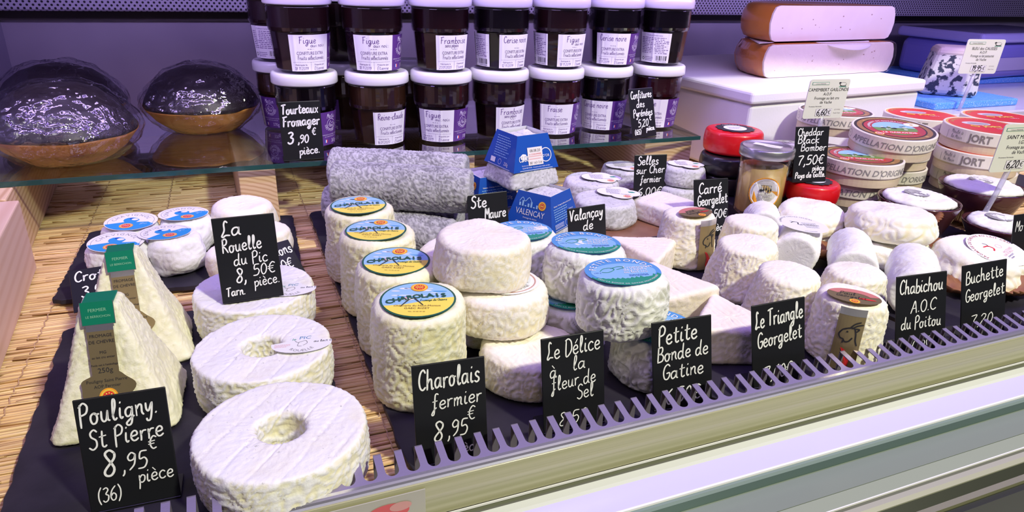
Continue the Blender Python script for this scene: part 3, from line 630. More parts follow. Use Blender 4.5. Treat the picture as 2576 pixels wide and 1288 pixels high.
# --- salted cream discs, stacked in a stair
def delice_label(c, z, rot):
    F = Flat(); F.disc(0, 0, .0275, WHITE, 1); F.ring(0, 0, .0235, .0248, mat('ink_rose', (.55, .32, .28), .5), 2); F.disc(0, .002, .021, mat('ink_mist', (.72, .77, .80), .5), 2)
    F.type('Poids', -.013, -.004, .0034, GREY, 3, rot=-.5); F.type('180 g', -.013, -.009, .0034, GREY, 3, rot=-.5); lines_of_print(F, -.004, .018, -.016, .004, 8, GREY, 3); F.arc('FROMAGE A LA FLEUR DE SEL', 0, 0, .0215, -pi / 2, .0026, GREY, 3, inward=True)
    F.build('round_label', flatxy(z), c, loc=(-.004, -.006, 0), rot=(0, 0, rot))
G3 = 'cream disc cheeses stacked behind the salt-flower sign'
for i, (x, y, z, h, lb, part) in enumerate([(.200, .437, Z0, .034, 'cream disc cheese at the foot of the stair, half hidden by its chalk sign', 0), (.196, .522, Z0, .034, 'cream disc cheese in the bottom layer at the back of the stair', 0),
        (.189, .476, .041, .034, 'cream disc cheese mid-stair, its round white label half covered by the top one', 1), (.184, .566, .041, .034, 'cream disc cheese in the middle layer behind, mostly hidden', 0), (.1785, .494, .0765, .0385, 'thick cream disc cheese on the very top of the stair', 0)]):
    me = rind(rprof(.0402, .0385, h, .0065, .0008, .0006), .0012 if i in (0, 2, 4) else .0025, .0012 if i != 4 else .0007, 165, .0012 if i != 4 else .0020, 34, seed=100 + i, top=.12, grooves=.0045 if i == 0 else 0)
    c = cheese('cream_disc_cheese', lb, me, M_DEL, (x, y, z), (RAD([0, 0, 1, 0, -1.5][i]), RAD([0, 0, 1, 0, 1][i]), i * 1.3), G3, bool(part))
    if part: delice_label(c, h + .0012, VR + .2 - i * 1.3)

# --- grey wrinkled drums with blue labels
def bonde_label(c, z, rot, r=.0315):
    F = Flat(); F.disc(0, 0, r, mat('ink_bonde_blue', (.10, .34, .72), .4), 1); F.disc(0, -.002, r * .86, mat('ink_bonde_pale', (.26, .53, .82), .4), 2, ry=r * .62)
    e = [(r * cos(a), r * sin(a)) for a in np.linspace(pi * 1.12, pi * 1.88, 24)]; rs = random.Random(2)
    t = [(x_, -r * .36 - .006 * (1 - (x_ / r) ** 2) + (.004 * rs.random() if k % 2 else 0)) for k, x_ in enumerate(np.linspace(r * .90, -r * .90, 30))]
    F.poly(e + t, GREEN, 3); F.arc('PETITE BONDE', 0, 0, r * .70, pi / 2, .0078, WHITE, 4, bold=.01)
    F.stroke(crom([(-.018, .001), (-.014, .006), (-.008, .007), (-.006, .003), (-.012, -.002), (-.017, -.001)]), .0007, GREEN, 4); F.stroke(crom([(-.008, .006), (-.001, .009), (.003, .006), (-.004, .003)]), .0008, GREEN, 4)
    for k, s_ in enumerate(('Fromage', 'de Chèvre', 'au lait cru')): F.hand(s_, .002 - .001 * k, .004 - .005 * k, .0055, WHITE, 4, .08, fit=.019)
    lines_of_print(F, .002, .018, -.013, -.009, 2, DBLUE, 4); F.arc('SAEC LA BONDE DE GATINE MONTVERNIER', 0, 0, r * .93, -pi / 2, .0026, WHITE, 4, inward=True); F.type('190 g', -.021, -.003, .0026, DBLUE, 4)
    F.build('round_label', flatxy(z), c, rot=(0, 0, rot))
G4 = 'grey wrinkled drum cheeses with blue labels'
for i, (x, y, z, rl, lb) in enumerate([(.300, .407, Z0, .1, 'grey wrinkled drum cheese with blue label, bottom of the front pair'), (.2705, .417, .0535, 0, 'grey wrinkled drum cheese with blue label, top of the front pair'),
        (.258, .482, Z0, .3, 'grey wrinkled drum cheese with blue label, bottom of the middle pair'), (.2685, .481, .0535, .05, 'grey wrinkled drum cheese with blue label, top of the middle pair'),
        (.252, .566, Z0, .2, 'grey wrinkled drum cheese with blue label, bottom of the rear pair'), (.243, .560, .0455, .1, 'grey wrinkled drum cheese with blue label, top of the rear pair')]):
    R = .0345 if i < 4 else .033
    me = rind(rprof(R, R - .0005, .0455 if i < 4 else .039, .007, .001), .0012 if i < 4 else .002, .0019, 110, .0022, 50, seed=120 + i, top=.15)
    c = cheese('grey_drum_cheese', lb, me, M_PB, (x, y, z), (RAD([0, -4, 0, -3, 0, -2][i]), RAD([0, -1, 0, 2, 0, 0][i]), 0), G4, True); bonde_label(c, (.0455 if i < 4 else .039) + .0016, VR + rl + .12, .0300 if i < 4 else .029)

# --- triangle cheeses
G5 = 'pale triangle cheeses behind the triangle sign'
for i, (x, y, z, rot, s, lb) in enumerate([(.386, .421, Z0, (0, 0, RAD(-20)), .84, 'pale pinkish triangle cheese lying flat just behind its chalk sign'), (.374, .492, Z0 + .005, (RAD(6), RAD(-8), RAD(-6)), .78, 'pale triangle cheese propped between the grey drum and the wrinkled cones'),
        (.408, .590, Z0, (0, 0, RAD(40)), .8, 'pale triangle cheese farthest back, beside the gold-strapped cone'), (.340, .566, Z0, (0, 0, RAD(70)), .8, 'pale triangle cheese right behind the grey drums')]):
    me = rind(rprof(.031 * s, .030 * s, .034, .0035, 0), .0014, .0007, 140, .0010, 45, seed=140 + i, kind='tri', top=.3, grooves=.0075, fine=.00015)
    cheese('triangle_cheese', lb, me, M_TRI, (x, y, z), rot, G5)

# --- wrinkled truncated cones
RIBR = mat('strap_red_print', (.62, .22, .20), .35)
def goat_head(F, x, y, s, L=3):
    for p in ([(-3, 2), (-4, 0), (-3.4, -1.6), (-2.2, -2), (-1.4, -3), (0, -2.6), (1, -1)], [(-3, 2), (-1, 3), (1, 3.2), (2, 1), (2.4, -2), (3.2, -4)], [(-.5, 3), (1, 5), (3, 6)], [(.3, 3), (2, 4.4), (4, 5)], [(1, 3), (3, 3), (2.2, 1.8)], [(-2, -2), (-2.2, -3.6)]):
        F.stroke(crom([(x + a * s, y + b_ * s) for a, b_ in p]), s * .55, BLACK, L)
    F.disc(x - 1.2 * s, y + 1.4 * s, s * .4, BLACK, L, n=8)
def cone_strap(c, rt, rb, h, rot, w=.0105):
    F = Flat(); pr_ = lambda x, y, t: (x, y, h + .0035 + t)
    F.disc(0, 0, .0215, FOIL, 1, ry=.0145); F.ring(0, 0, .0, .0001, FOIL, 1, 8)
    F2 = [(.0215 * cos(a), .0145 * sin(a)) for a in np.linspace(0, 2 * pi, 40, False)]
    F.poly(F2[2:19] + [(a * .62, b_ * .52) for a, b_ in F2[2:19]][::-1], RIBR, 2)
    F.hand('Paul', -.011, .001, .0055, BLACK, 3, .08); F.hand('Georgelet', -.014, -.0045, .0048, BLACK, 3, .09); F.disc(.010, -.003, .007, RED, 3, ry=.0013); seal(F, .0, -.0105, .0042, 3)
    F.build('foil_top', lambda x, y, t: (x, y - .010, h + .0034 + t), c, .00012, rot=(0, 0, rot))
    F = Flat(); F.rect(-w, .004, w, h + .0015, FOIL, 1, 8, 6); F.rect(-w, h - .005, w, h + .0015, SILV, 2, 8, 1)
    goat_head(F, .001, h * .62, .0021); F.poly(crom([(-.004, h * .42), (0, h * .38), (.004, h * .26), (.004, h * .14), (.0005, h * .10), (-.002, h * .16), (-.001, h * .28), (-.004, h * .42)]), RED, 3)
    F.type('FERMIER', .0012, h * .17, .0022, BROWN, 4, rot=pi / 2)
    def fn(x, y, t):
        r = rb + (rt - rb) * y / h + .0044 + t; a = -pi / 2 + x / r
        return (r * cos(a), r * sin(a), y)
    F.build('foil_strap', fn, c, .00015, rot=(0, 0, rot))
G6 = 'wrinkled ivory cone cheeses'
for i, (x, y, rb, rt, h, st, lb) in enumerate([(.480, .381, .0315, .0275, .059, RAD(-44), 'ivory wrinkled cone cheese with gold goat strap, nearest to the comb'), (.536, .428, .033, .0265, .055, None, 'ivory wrinkled cone cheese just behind the front gold-strapped one'),
        (.470, .446, .0355, .0285, .055, None, 'ivory wrinkled cone cheese behind the triangle sign, wide and low'), (.478, .517, .036, .030, .056, None, 'ivory wrinkled cone cheese in the middle of the group, tallest looking'),
        (.536, .576, .034, .0285, .054, None, 'ivory wrinkled cone cheese at the back in front of the preserve jar'), (.469, .606, .0335, .0290, .060, RAD(8), 'ivory wrinkled cone cheese with gold strap on its right side, by the square cheese sign')]):
    me = rind(rprof(rb, rt, h, .006, .0005, .001), .0012 if i < 4 else .0016, .0016, 150, .0016, 45, seed=160 + i, top=.08, sag=[0, .002, .001, .003, 0, .001][i])
    c = cheese('cone_cheese', lb, me, M_CHAB, (x, y, Z0), (0, 0, 0), G6, st is not None)
    if st is not None: cone_strap(c, rt, rb, h, st, .0105 if i == 0 else .012)

# --- white logs
def log_mesh(L, r, seed, ds=.0018, **k):
    me = rind(rprof(r, r * .97, L, .004, .0006, 0, ds), ds, seed=seed, axis='x', **k)
    return me
G7 = 'white log cheeses behind the log sign'
def put_log(name, lb, a, b_, r, z, m_, seed, group, parts=False, ds=.0018, **k):
    a = Vector((*a, 0)); b_ = Vector((*b_, 0)); d = b_ - a
    me = log_mesh(d.length, r, seed, ds, **k)
    return cheese(name, lb, me, m_, (a.x, a.y, z + r), (0, 0, math.atan2(d.y, d.x)), group, parts)
c = put_log('log_cheese', 'short white log cheese with a round white label lying on top', (.563, .531), (.624, .584), .0235, Z0, M_BUC, 180, G7, True, wr=.0005, ws=160, lump=.0012, top=.3)
F = Flat(); F.disc(0, 0, .0285, WHITE, 1); F.arc('FROMAGE DE CHEVRE FERMIER', 0, 0, .0235, pi * .6, .0034, GREY, 2, bold=.01); F.arc('VILLEMAIN', 0, 0, .0250, -pi / 2, .0028, GREY, 2, inward=True)
F.stroke(crom([(-.013, .002), (-.008, .006), (-.004, .004), (-.006, -.002), (-.002, -.004)]), .0012, BLACK, 2); F.stroke([(-.012, .008), (-.008, .005)], .0008, BLACK, 2); lines_of_print(F, .0, .018, -.012, .006, 7, GREY, 2, .3); F.type('Paul GEORGELET', .008, -.003, .003, BLACK, 3)
F.build('round_label', flatxy(.0248), c, loc=(.042, .002, 0), rot=(0, RAD(4), RAD(-20) - c.rotation_euler.z))
put_log('log_cheese', 'white speckled log cheese lying behind the front gold-strapped cone', (.594, .476), (.652, .539), .0235, Z0, M_BUC, 181, G7, wr=.0005, ws=160, lump=.0012, top=.3)
put_log('log_cheese', 'white speckled log cheese right behind the cone cheese sign', (.604, .411), (.676, .475), .0250, Z0, M_BUC, 182, G7, wr=.0005, ws=160, lump=.0016, top=.3)
put_log('log_cheese', 'pale lilac-lit log cheese at the back beside the preserve jar', (.588, .612), (.622, .655), .0225, Z0, M_BUC, 183, G7, wr=.0005, ws=160, lump=.0012, top=.3)

# --- leaf-wrapped cheeses
LEAF = mat('chestnut_leaf', (.20, .07, .028), .5, var=(60, (.34, .15, .06), 4, .35, .7), bump=(90, .5, .001))
def leaf(lb, loc, rz, l=.10, w=.05, curl=.012, z=0):
    n = 26; v = []; f = []
    for i in range(n + 1):
        t = i / n; ww = w / 2 * (sin(pi * t ** .8) ** .8 + .03) * (1.12 if i % 2 else .9)
        for j, u in enumerate((-1, -.5, 0, .5, 1)):
            zz = curl * abs(u) ** 2 + .006 * sin(t * 7 + u * 2) * .5 + (.0012 if u == 0 else 0) + curl * .6 * t * t
            v.append((t * l, u * ww, zz + .004))
    for i in range(n):
        for j in range(4): a = i * 5 + j; f.append((a, a + 5, a + 6, a + 1))
    t = thing('chestnut_leaf', lb, 'leaf', (*loc, z), rz, 'brown leaves under the chalky cheeses')
    o = obj('blade', mesh(v, f, True), LEAF, t); s = o.modifiers.new('thick', 'SOLIDIFY'); s.thickness = .0006
    b = MB(); b.tube([(.0, 0, .005), (-.010, .002, .008), (-.022, .001, .014)], [.0012, .0009, .0011], 6); b.build('stem', mat('leaf_stem', (.13, .06, .03), .6), t, smooth=True)
leaf('brown leaf sticking out left of the lower leaf-wrapped cheese', (.672, .560), RAD(200), .07, .045, .012, Z0)
leaf('brown leaf between the stacked leaf-wrapped cheeses and the bowls', (.745, .470), RAD(60), .10, .06, .010, Z0)
leaf('brown leaf with a stalk under the big labelled leaf-wrapped cheese', (.690, .440), RAD(-25), .10, .055, .010, Z0)
leaf('brown curled leaf beside the upper bowl of runny cheese', (.752, .535), RAD(30), .06, .04, .016, .03)
G8 = 'chalky flat cheeses on brown leaves'
me = rind(rprof(.0475, .046, .0265, .008, .001), .0018, .0012, 80, .0022, 40, seed=200, top=.2)
cheese('leaf_wrapped_cheese', 'chalky flat cheese on the bottom of the leaf-wrapped pair', me, M_MOT, (.708, .530, Z0), (0, 0, 1), G8)
me = rind(rprof(.0500, .0480, .0320, .010, .001), .0015, .0014, 70, .0030, 40, seed=201, top=.25)
cheese('leaf_wrapped_cheese', 'chalky flat cheese on top of the leaf-wrapped pair', me, M_MOT, (.713, .540, .0345), (RAD(4), RAD(2), 2), G8)
me = rind(rprof(.040, .038, .028, .010, .001), .0018, .0010, 80, .0022, 45, seed=202, top=.2)
cheese('leaf_wrapped_cheese', 'chalky flat cheese in front of the red waxed wheel, a little smaller', me, M_MOT, (.662, .612, .024), (RAD(6), RAD(-4), 0), G8)
me = rind(rprof(.034, .033, .017, .005, .001), .0025, .0010, 80, .0022, 45, seed=205, top=.2)
cheese('leaf_wrapped_cheese', 'thin chalky cheese under the smaller one by the red waxed wheel', me, M_MOT, (.660, .612, Z0), (0, 0, 0), G8)
me = rind(rprof(.0490, .0440, .036, .012, .001, .001), .0015, .0016, 65, .0032, 40, seed=203, top=.1)
c = cheese('leaf_wrapped_cheese', 'big chalky flat cheese with a round red and white label, at the right edge', me, M_MOT, (.764, .462, Z0), (RAD(5), 0, 0), G8, True)
F = Flat(); F.disc(0, 0, .0315, WHITE, 1); F.arc('FROMAGE DE CHEVRE AU LAIT CRU', 0, 0, .0262, pi * .78, .0046, mat('ink_dark_red', (.40, .07, .07), .5), 2, bold=.012)
F.stroke(crom([(-.014, .000), (-.008, .004), (-.003, .001), (-.004, -.004)]), .0018, RED, 2); F.stroke(crom([(-.013, .008), (-.009, .007), (-.008, .003)]), .0009, BLACK, 2)
for k, (s_, sz) in enumerate((('MOTHAIS', .0046), ('SUR FEUILLE', .0040), ('Paul GEORGELET', .0026), ('79120 VILLEMAIN', .0024))): F.type(s_, .013 - k * .001, .002 - k * .0062, sz, PINK if k < 2 else PURP, 2, rot=.9)
F.ring(.004, .008, .0032, .0036, PINK, 2, 20)
F.build('round_label', flatxy(.0385), c, loc=(.012, -.004, 0), rot=(RAD(7), RAD(2), RAD(-34)))

# --- runny cheeses in stoneware bowls
BOWL = mat('bowl_glaze', (.075, .022, .028), .18, coat=.6); RUN = rindmat('rind_runny', (.91, .91, .92), (.84, .82, .78), (.60, .60, .62), 90, .70, .76)
for i, (x, y, z, R, h, lb) in enumerate([(.815, .586, Z0, .049, .050, 'dark red stoneware bowl behind the stacked leaf-wrapped cheeses'), (.962, .604, Z0, .055, .050, 'large dark red stoneware bowl in front of the red-topped cheese boxes'), (.893, .524, Z0, .044, .030, 'dark red stoneware bowl nearest the right edge behind the labelled cheese')]):
    b = MB(); b.lathe([(1e-4, 0), (R * .62, 0), (R * .70, .004), (R * .92, h * .7), (R, h - .002), (R * .995, h), (R * .955, h - .001), (R * .90, h * .72), (R * .66, .008), (1e-4, .006)], 48)
    setp(b.build('stoneware_bowl', BOWL, loc=(x, y, z), smooth=True), lb, 'bowl', 'dark red stoneware bowls')
    me = rind(rprof(R * .60, R * .86, .016, .005, 0, .003), .002, .0008, 90, .0016, 60, seed=220 + i, top=.8)
    c = cheese('bowl_cheese', ['white runny cheese filling the bowl behind the stacked leaf-wrapped cheeses', 'white runny cheese filling the large bowl before the red-topped boxes', 'white runny cheese in the bowl nearest the right edge'][i], me, RUN, (x, y, z + h - .0125), (0, 0, 0), 'runny cheeses in stoneware bowls', True)
    F = Flat(); F.disc(0, 0, .0150, mat('silver_print', (.42, .42, .44), .35, metal=.3), 1)
    for k in range(5): F.ring(.001 * k, .0006 * k, .0042 + .0021 * k, .0046 + .0021 * k, WHITE, 2, 24)
    F.type('ST MARCELLIN', .0, -.0035, .0030, BLACK, 3)
    F.build('round_label', flatxy(.0196), c, loc=(-.004, .004, 0), rot=(0, RAD(3), RAD(-40)))
# --- ash logs
G9 = 'ash-grey log cheeses in a pile'
K = dict(wr=.0012, ws=170, lump=.0010, top=.6)
put_log('ash_log_cheese', 'ash-grey log cheese in the bottom layer of the pile, its round end showing left', (.098, .862), (.250, .770), .0235, Z0, M_ASH, 240, G9, **K)
put_log('ash_log_cheese', 'ash-grey log cheese in the bottom layer of the pile, nearest to the yellow-labelled cylinders', (.150, .748), (.215, .690), .0235, Z0, M_ASH, 241, G9, **K)
put_log('ash_log_cheese', 'long ash-grey log cheese on top of the pile, front one', (.100, .785), (.243, .712), .0260, .0525, M_ASH, 242, G9, ds=.0015, **K)
put_log('ash_log_cheese', 'long ash-grey log cheese on top of the pile, rear one', (.106, .842), (.256, .768), .0260, .0545, M_ASH, 243, G9, ds=.0016, **K)

# --- ash rounds with cloud labels
G10 = 'flat ash-grey round cheeses with cloud-shaped labels'
def cloud_label(c, z, loc, rot, r=.026):
    F = Flat(); p = []
    for k, (cx, cy, rr) in enumerate(((-.45, .05, .62), (.1, .42, .55), (.62, .05, .5), (.15, -.38, .55))): F.disc(cx * r, cy * r, rr * r, WHITE, 1 + .2 * k, n=26)
    for k, (cx, cy, rr) in enumerate(((-.45, .05, .66), (.1, .42, .59), (.62, .05, .54), (.15, -.38, .59))): F.disc(cx * r, cy * r, rr * r, GREY, .4 + .1 * k, n=26)
    lines_of_print(F, -.6 * r, .2 * r, -.2 * r, .55 * r, 7, GREY, 3, .3, 3); F.type('ROMAIN MOREAU', .1 * r, -.28 * r, .0034, BLACK, 3); seal(F, .42 * r, -.52 * r, r * .2, 3, WHITE); F.poly([(.5 * r, .25 * r), (.75 * r, .3 * r), (.9 * r, .18 * r), (.72 * r, .1 * r), (.55 * r, .12 * r)], GREEN, 3)
    F.build('cloud_label', flatxy(z), c, loc=loc, rot=rot)
for i, (x, y, z, R, h, dx, dy, rr, lb) in enumerate([(.474, .846, Z0, .0425, .030, .012, -.004, -.3, 'ash-grey flat round cheese, rear left, label near its front edge'), (.446, .757, Z0, .0440, .031, .026, .012, -.45, 'ash-grey flat round cheese, nearest, cloud label hanging over its right side'),
        (.560, .892, Z0, .040, .030, -.008, -.004, -.3, 'ash-grey flat round cheese partly hidden behind its chalk sign'), (.590, .790, Z0, .034, .027, .006, 0, -.3, 'ash-grey flat round cheese, lower of the pair by the waxed wheels'), (.596, .796, .034, .033, .027, .0, -.002, -.3, 'ash-grey flat round cheese, upper of the pair by the waxed wheels')]):
    me = rind(rprof(R, R * .93, h, .007, .0005), .0018, .0007, 120, .0012, 45, seed=260 + i, top=.5)
    c = cheese('ash_round_cheese', lb, me, M_ASHL, (x, y, z), (0, 0, 0), G10, True); cloud_label(c, h + .0018, (dx, dy, 0), (0, RAD(2), rr), .027 if i < 3 else .024)
me = rind(rprof(.034, .033, .026, .004, 0), .002, .0006, 120, .0010, 45, seed=270, kind='sq', top=.5)
cheese('square_cheese', 'flat square pale grey cheese behind the square cheese sign', me, rindmat('rind_square', (.84, .80, .78), (.74, .62, .52), (.55, .55, .56), 200, .6, .7), (.529, .737, Z0), (0, 0, RAD(20)))

# --- blue-wrapped pyramids
G11 = 'ash pyramid cheeses in blue paper sleeves'
BPAP = mat('blue_paper', (.008, .085, .46), .35, coat=.25); INP = mat('paper_inside', (.80, .81, .83), .6)
def valencay(lb, loc, rz, sticker, seed):
    rb, rt, h = .0375, .0215, .060
    me = rind(rprof(rb, rt, h, .004, 0, .001), .0018, .0008, 120, .0016, 50, seed=seed, kind='sq', top=.8)
    c = cheese('blue_sleeve_cheese', lb, me, M_ASHL, loc, (0, 0, rz), G11, True)
    z0, z1 = .022, .064; hw = lambda z: rb + (rt - rb) * z / h + .0022
    b = MB(); a0, a1 = hw(z0), hw(z1)
    for s_, mi in ((0, 0), (-.0006, 1)):
        v = [(sx * (a + s_), sy * (a + s_), z) for z, a in ((z0, a0), (z1, a1)) for sx, sy in ((-1, -1), (1, -1), (1, 1), (-1, 1))]
        q = [(0, 1, 5, 4), (1, 2, 6, 5), (2, 3, 7, 6), (3, 0, 4, 7)]; b.add(v, q if mi == 0 else [t[::-1] for t in q], mi)
    sl = b.build('paper_sleeve', [BPAP, INP], c)
    def face(k):
        def fn(x, y, t):
            r = hw(y) + .0003 + t; p = Vector((x, -r, y)); return tuple(Matrix.Rotation(k * pi / 2, 3, 'Z') @ p)
        return fn
    F = Flat(); F.rect(-.0245, .0230, .0245, .0235, WHITE, 1)
    if sticker:
        F.hand("CLOCHE D'OR", -.024, .034, .006, WHITE, 2, .14, 0, 0); F.ring(.016, .039, .0075, .0085, WHITE, 2, 24); F.type("D'OR", .016, .0365, .0045, WHITE, 3); F.disc(-.017, .039, .005, WHITE, 2, ry=.004, n=7); F.type("CLOCHE D'OR - 12 avenue de la Vallée du Bois", 0, .0255, .0021, WHITE, 3); F.type('Service consommateurs', -.012, .0285, .0019, WHITE, 3)
        F.rect(-.0110, .0285, .0110, .0495, mat('sticker', (.84, .80, .80), .5), 4); F.type('08.08.20', 0, .0440, .0046, BLACK, 5); F.type('A CONSOMMER', 0, .0405, .0025, RED, 5); F.rect(-.010, .0385, .010, .0395, PINK, 5); F.rect(-.010, .0355, .008, .0365, PINK, 5); F.type('BE 163 216', 0, .0300, .0040, BLACK, 5)
    else:
        F.type('Valençay - Fromage de chèvre au lait cru AOP', 0, .0505, .0022, WHITE, 2, bold=.01)
        lines_of_print(F, -.022, .010, .033, .049, 6, SKY, 2, .3, 4); F.type('Poids net', .0165, .041, .0025, WHITE, 2); F.type('220g', .0165, .0335, .0062, WHITE, 2, sx=.8); F.rect(-.024, .0255, -.004, .0305, WHITE, 2); F.rect(-.0236, .0259, -.0044, .0301, DBLUE, 3); lines_of_print(F, -.023, -.005, .0262, .0298, 2, WHITE, 4); F.ring(.003, .028, .0035, .0039, WHITE, 2, 20)
    F.build('front_print', face(0), sl, .00012)
    F = Flat(); F.rect(-.0245, .0230, .0245, .0235, WHITE, 1)
    if sticker: lines_of_print(F, -.016, .016, .034, .060, 9, SKY, 2, .3, 6); F.type('220g', .014, .0265, .0058, WHITE, 2, sx=.8); F.rect(-.02, .026, -.010, .032, WHITE, 2); F.ring(.0, .029, .003, .0034, WHITE, 2, 16)
    else:
        F.type('VALENCAY', -.001, .0375, .0098, WHITE, 2, sx=.82); F.type("CLOCHE D'OR", -.003, .0255, .0056, WHITE, 2, sx=.9); F.type('Fromage de chèvre', .0, .0335, .0025, WHITE, 2); seal(F, .014, .0515, .0052, 2)
        for t in range(7): F.rect(-.018 + t * .004, .047, -.0155 + t * .004, .051 + .003 * sin(t * 2.1), SKY, 2)
        F.stroke(crom([(-.018, .052), (-.014, .057), (-.010, .053), (-.005, .058), (0, .052)]), .0009, SKY, 2)
    F.build('side_print', face(3), sl, .00012)
valencay('grey pyramid cheese in blue sleeve with a date sticker, on top of the pile', (.330, .774, .0665), RAD(12), True, 280)
valencay('grey pyramid cheese in blue sleeve, lower right of the pile', (.340, .722, Z0), RAD(34), False, 281)
valencay('grey pyramid cheese in blue sleeve, lower left of the pile beside the ash logs', (.298, .812, Z0), RAD(10), False, 282)

# --- waxed wheels
RWAX = mat('red_wax', (.68, .006, .012), .35, coat=.35, bump=(60, .2, .0006)); KWAX = mat('black_wax', (.012, .010, .014), .32, coat=.4, bump=(60, .25, .0006))
def wheel(lb, loc, R, h, m_, group, wrap=False):
    t = thing('waxed_wheel', lb, 'cheese', loc, 0, group)
    obj('wax_body', rind(rprof(R, R, h, .006, .001), .003, 0, 100, .0005, 40, seed=int(R * 9000), fine=0), m_, t)
    F = Flat(); F.poly([(R * (.62 + .08 * (k % 2)) * cos(a), R * (.62 + .08 * (k % 2)) * sin(a)) for k, a in enumerate(np.linspace(0, 2 * pi, 28, False))], mat('label_black', (.03, .03, .035), .4), 1)
    F.disc(0, 0, R * .40, WHITE, 2); lines_of_print(F, -R * .25, R * .25, -R * .2, R * .2, 4, GREY, 3); F.arc('CHEDDAR', 0, 0, R * .48, pi / 2, .005, WHITE, 2)
    F.build('round_label', flatxy(h + .0008), t, rot=(0, 0, VR))
    if wrap:
        obj('cling_film', rind(rprof(R + .001, R + .001, h + .0018, .007, .001), .002, .0016, 60, .0012, 50, seed=9, fine=0), filmmat('cling', (.93, .92, .96), .08, fac=1.6, bump=(70, .6, .001)), t)
wheel('black waxed cheese wheel at the bottom of the red-topped stack', (.668, .786, .0215), .041, .0275, KWAX, 'black waxed wheels')
wheel('black waxed cheese wheel in the middle, just under the red one', (.665, .784, .0495), .041, .0275, KWAX, 'black waxed wheels')
wheel('red waxed cheese wheel on top of two black ones', (.672, .790, .0780), .0410, .0330, RWAX, 'red waxed wheels')
wheel('black waxed wheel under the cling-filmed one', (.728, .728, .0215), .036, .034, KWAX, 'black waxed wheels')
wheel('black waxed wheel in cling film behind the preserve jar', (.725, .728, .0560), .036, .040, KWAX, 'black waxed wheels', True)
wheel('black waxed wheel hidden under the small red one', (.716, .668, .0215), .032, .0145, KWAX, 'black waxed wheels')
wheel('red waxed wheel behind the small chalky cheese, under the tall chalk sign', (.716, .668, .0365), .0335, .028, RWAX, 'red waxed wheels')

# --- fennel preserve jar
t = thing('preserve_jar', 'straight glass jar of golden preserve with a grey metal lid', 'jar', (.645, .690, .0215))
AMB = mat('golden_preserve', (.50, .33, .10), .4, var=(60, (.58, .42, .16), 3, .35, .7))
b = MB(); b.lathe([(1e-4, .003), (.0275, .003), (.0295, .006), (.0300, .064), (1e-4, .064)], 40); b.build('preserve', AMB, t, smooth=True)
b = MB(); b.lathe([(1e-4, 0), (.029, 0), (.0312, .003), (.0325, .072), (.0322, .077), (.031, .080)], 48); b.build('glass', filmmat('jar_glass', (.93, .93, .90), .03, fac=1.4), t, smooth=True)
b = MB(); b.lathe([(.0325, .0775), (.0345, .0775), (.0350, .0795), (.0348, .0890), (.0335, .0905), (.0300, .0900), (.0290, .0893), (1e-4, .0893)], 48); ld = b.build('lid', mat('tin_lid', (.55, .55, .56), .28, metal=.9), t, smooth=True)
F = Flat(); F.rect(-.018, -.006, .018, .006, WHITE, 1, 1, 1); F.disc(.006, -.002, .012, WHITE, 1.5, ry=.007); F.hand('Fenouil', .0, -.004, .003, GREY, 3, .1); F.build('seal_strip', flatxy(.0908), ld, rot=(0, 0, RAD(-60)))
F = Flat(); F.poly([((.0205 + .0006 * (k % 2)) * cos(a), (.0205 + .0006 * (k % 2)) * sin(a)) for k, a in enumerate(np.linspace(0, 2 * pi, 60, False))], ORG, 1)
F.disc(0, 0, .0192, WHITE, 2); F.arc('CREATEURS GOURMANDS SUR LES PYRENEES', 0, 0, .0160, pi / 2, .0024, GREY, 3); F.rect(-.007, .0100, .007, .0105, BLACK, 3)
for k in range(5): F.rect(-.006 + k * .003, .0035 + .001 * (k % 3), -.0055 + k * .003, .0102, BLACK, 3); F.disc(-.0057 + k * .003, .0035 + .001 * (k % 3), .0012 if k else .0022, BLACK, 3, ry=.0018, n=12)
F.hand('Les papas', -.009, -.0035, .0042, GREY, 3, .12, fit=.018); F.type('CONFITURIERS', 0, -.0085, .0040, GREY, 3, sx=.72); F.rect(-.003, -.0112, -.001, -.0108, BLACK, 3); F.rect(.001, -.0112, .003, -.0108, BLACK, 3); F.arc('FENOUIL', 0, 0, .0175, -pi / 2, .0038, BLACK, 3, inward=True)
av = math.atan2(-.690, -.645) + .22
o = F.build('round_label', lambda x, y, q: ((.0326 + q) * cos(av + x / .0326), (.0326 + q) * sin(av + x / .0326), .035 + y), t, .00012)

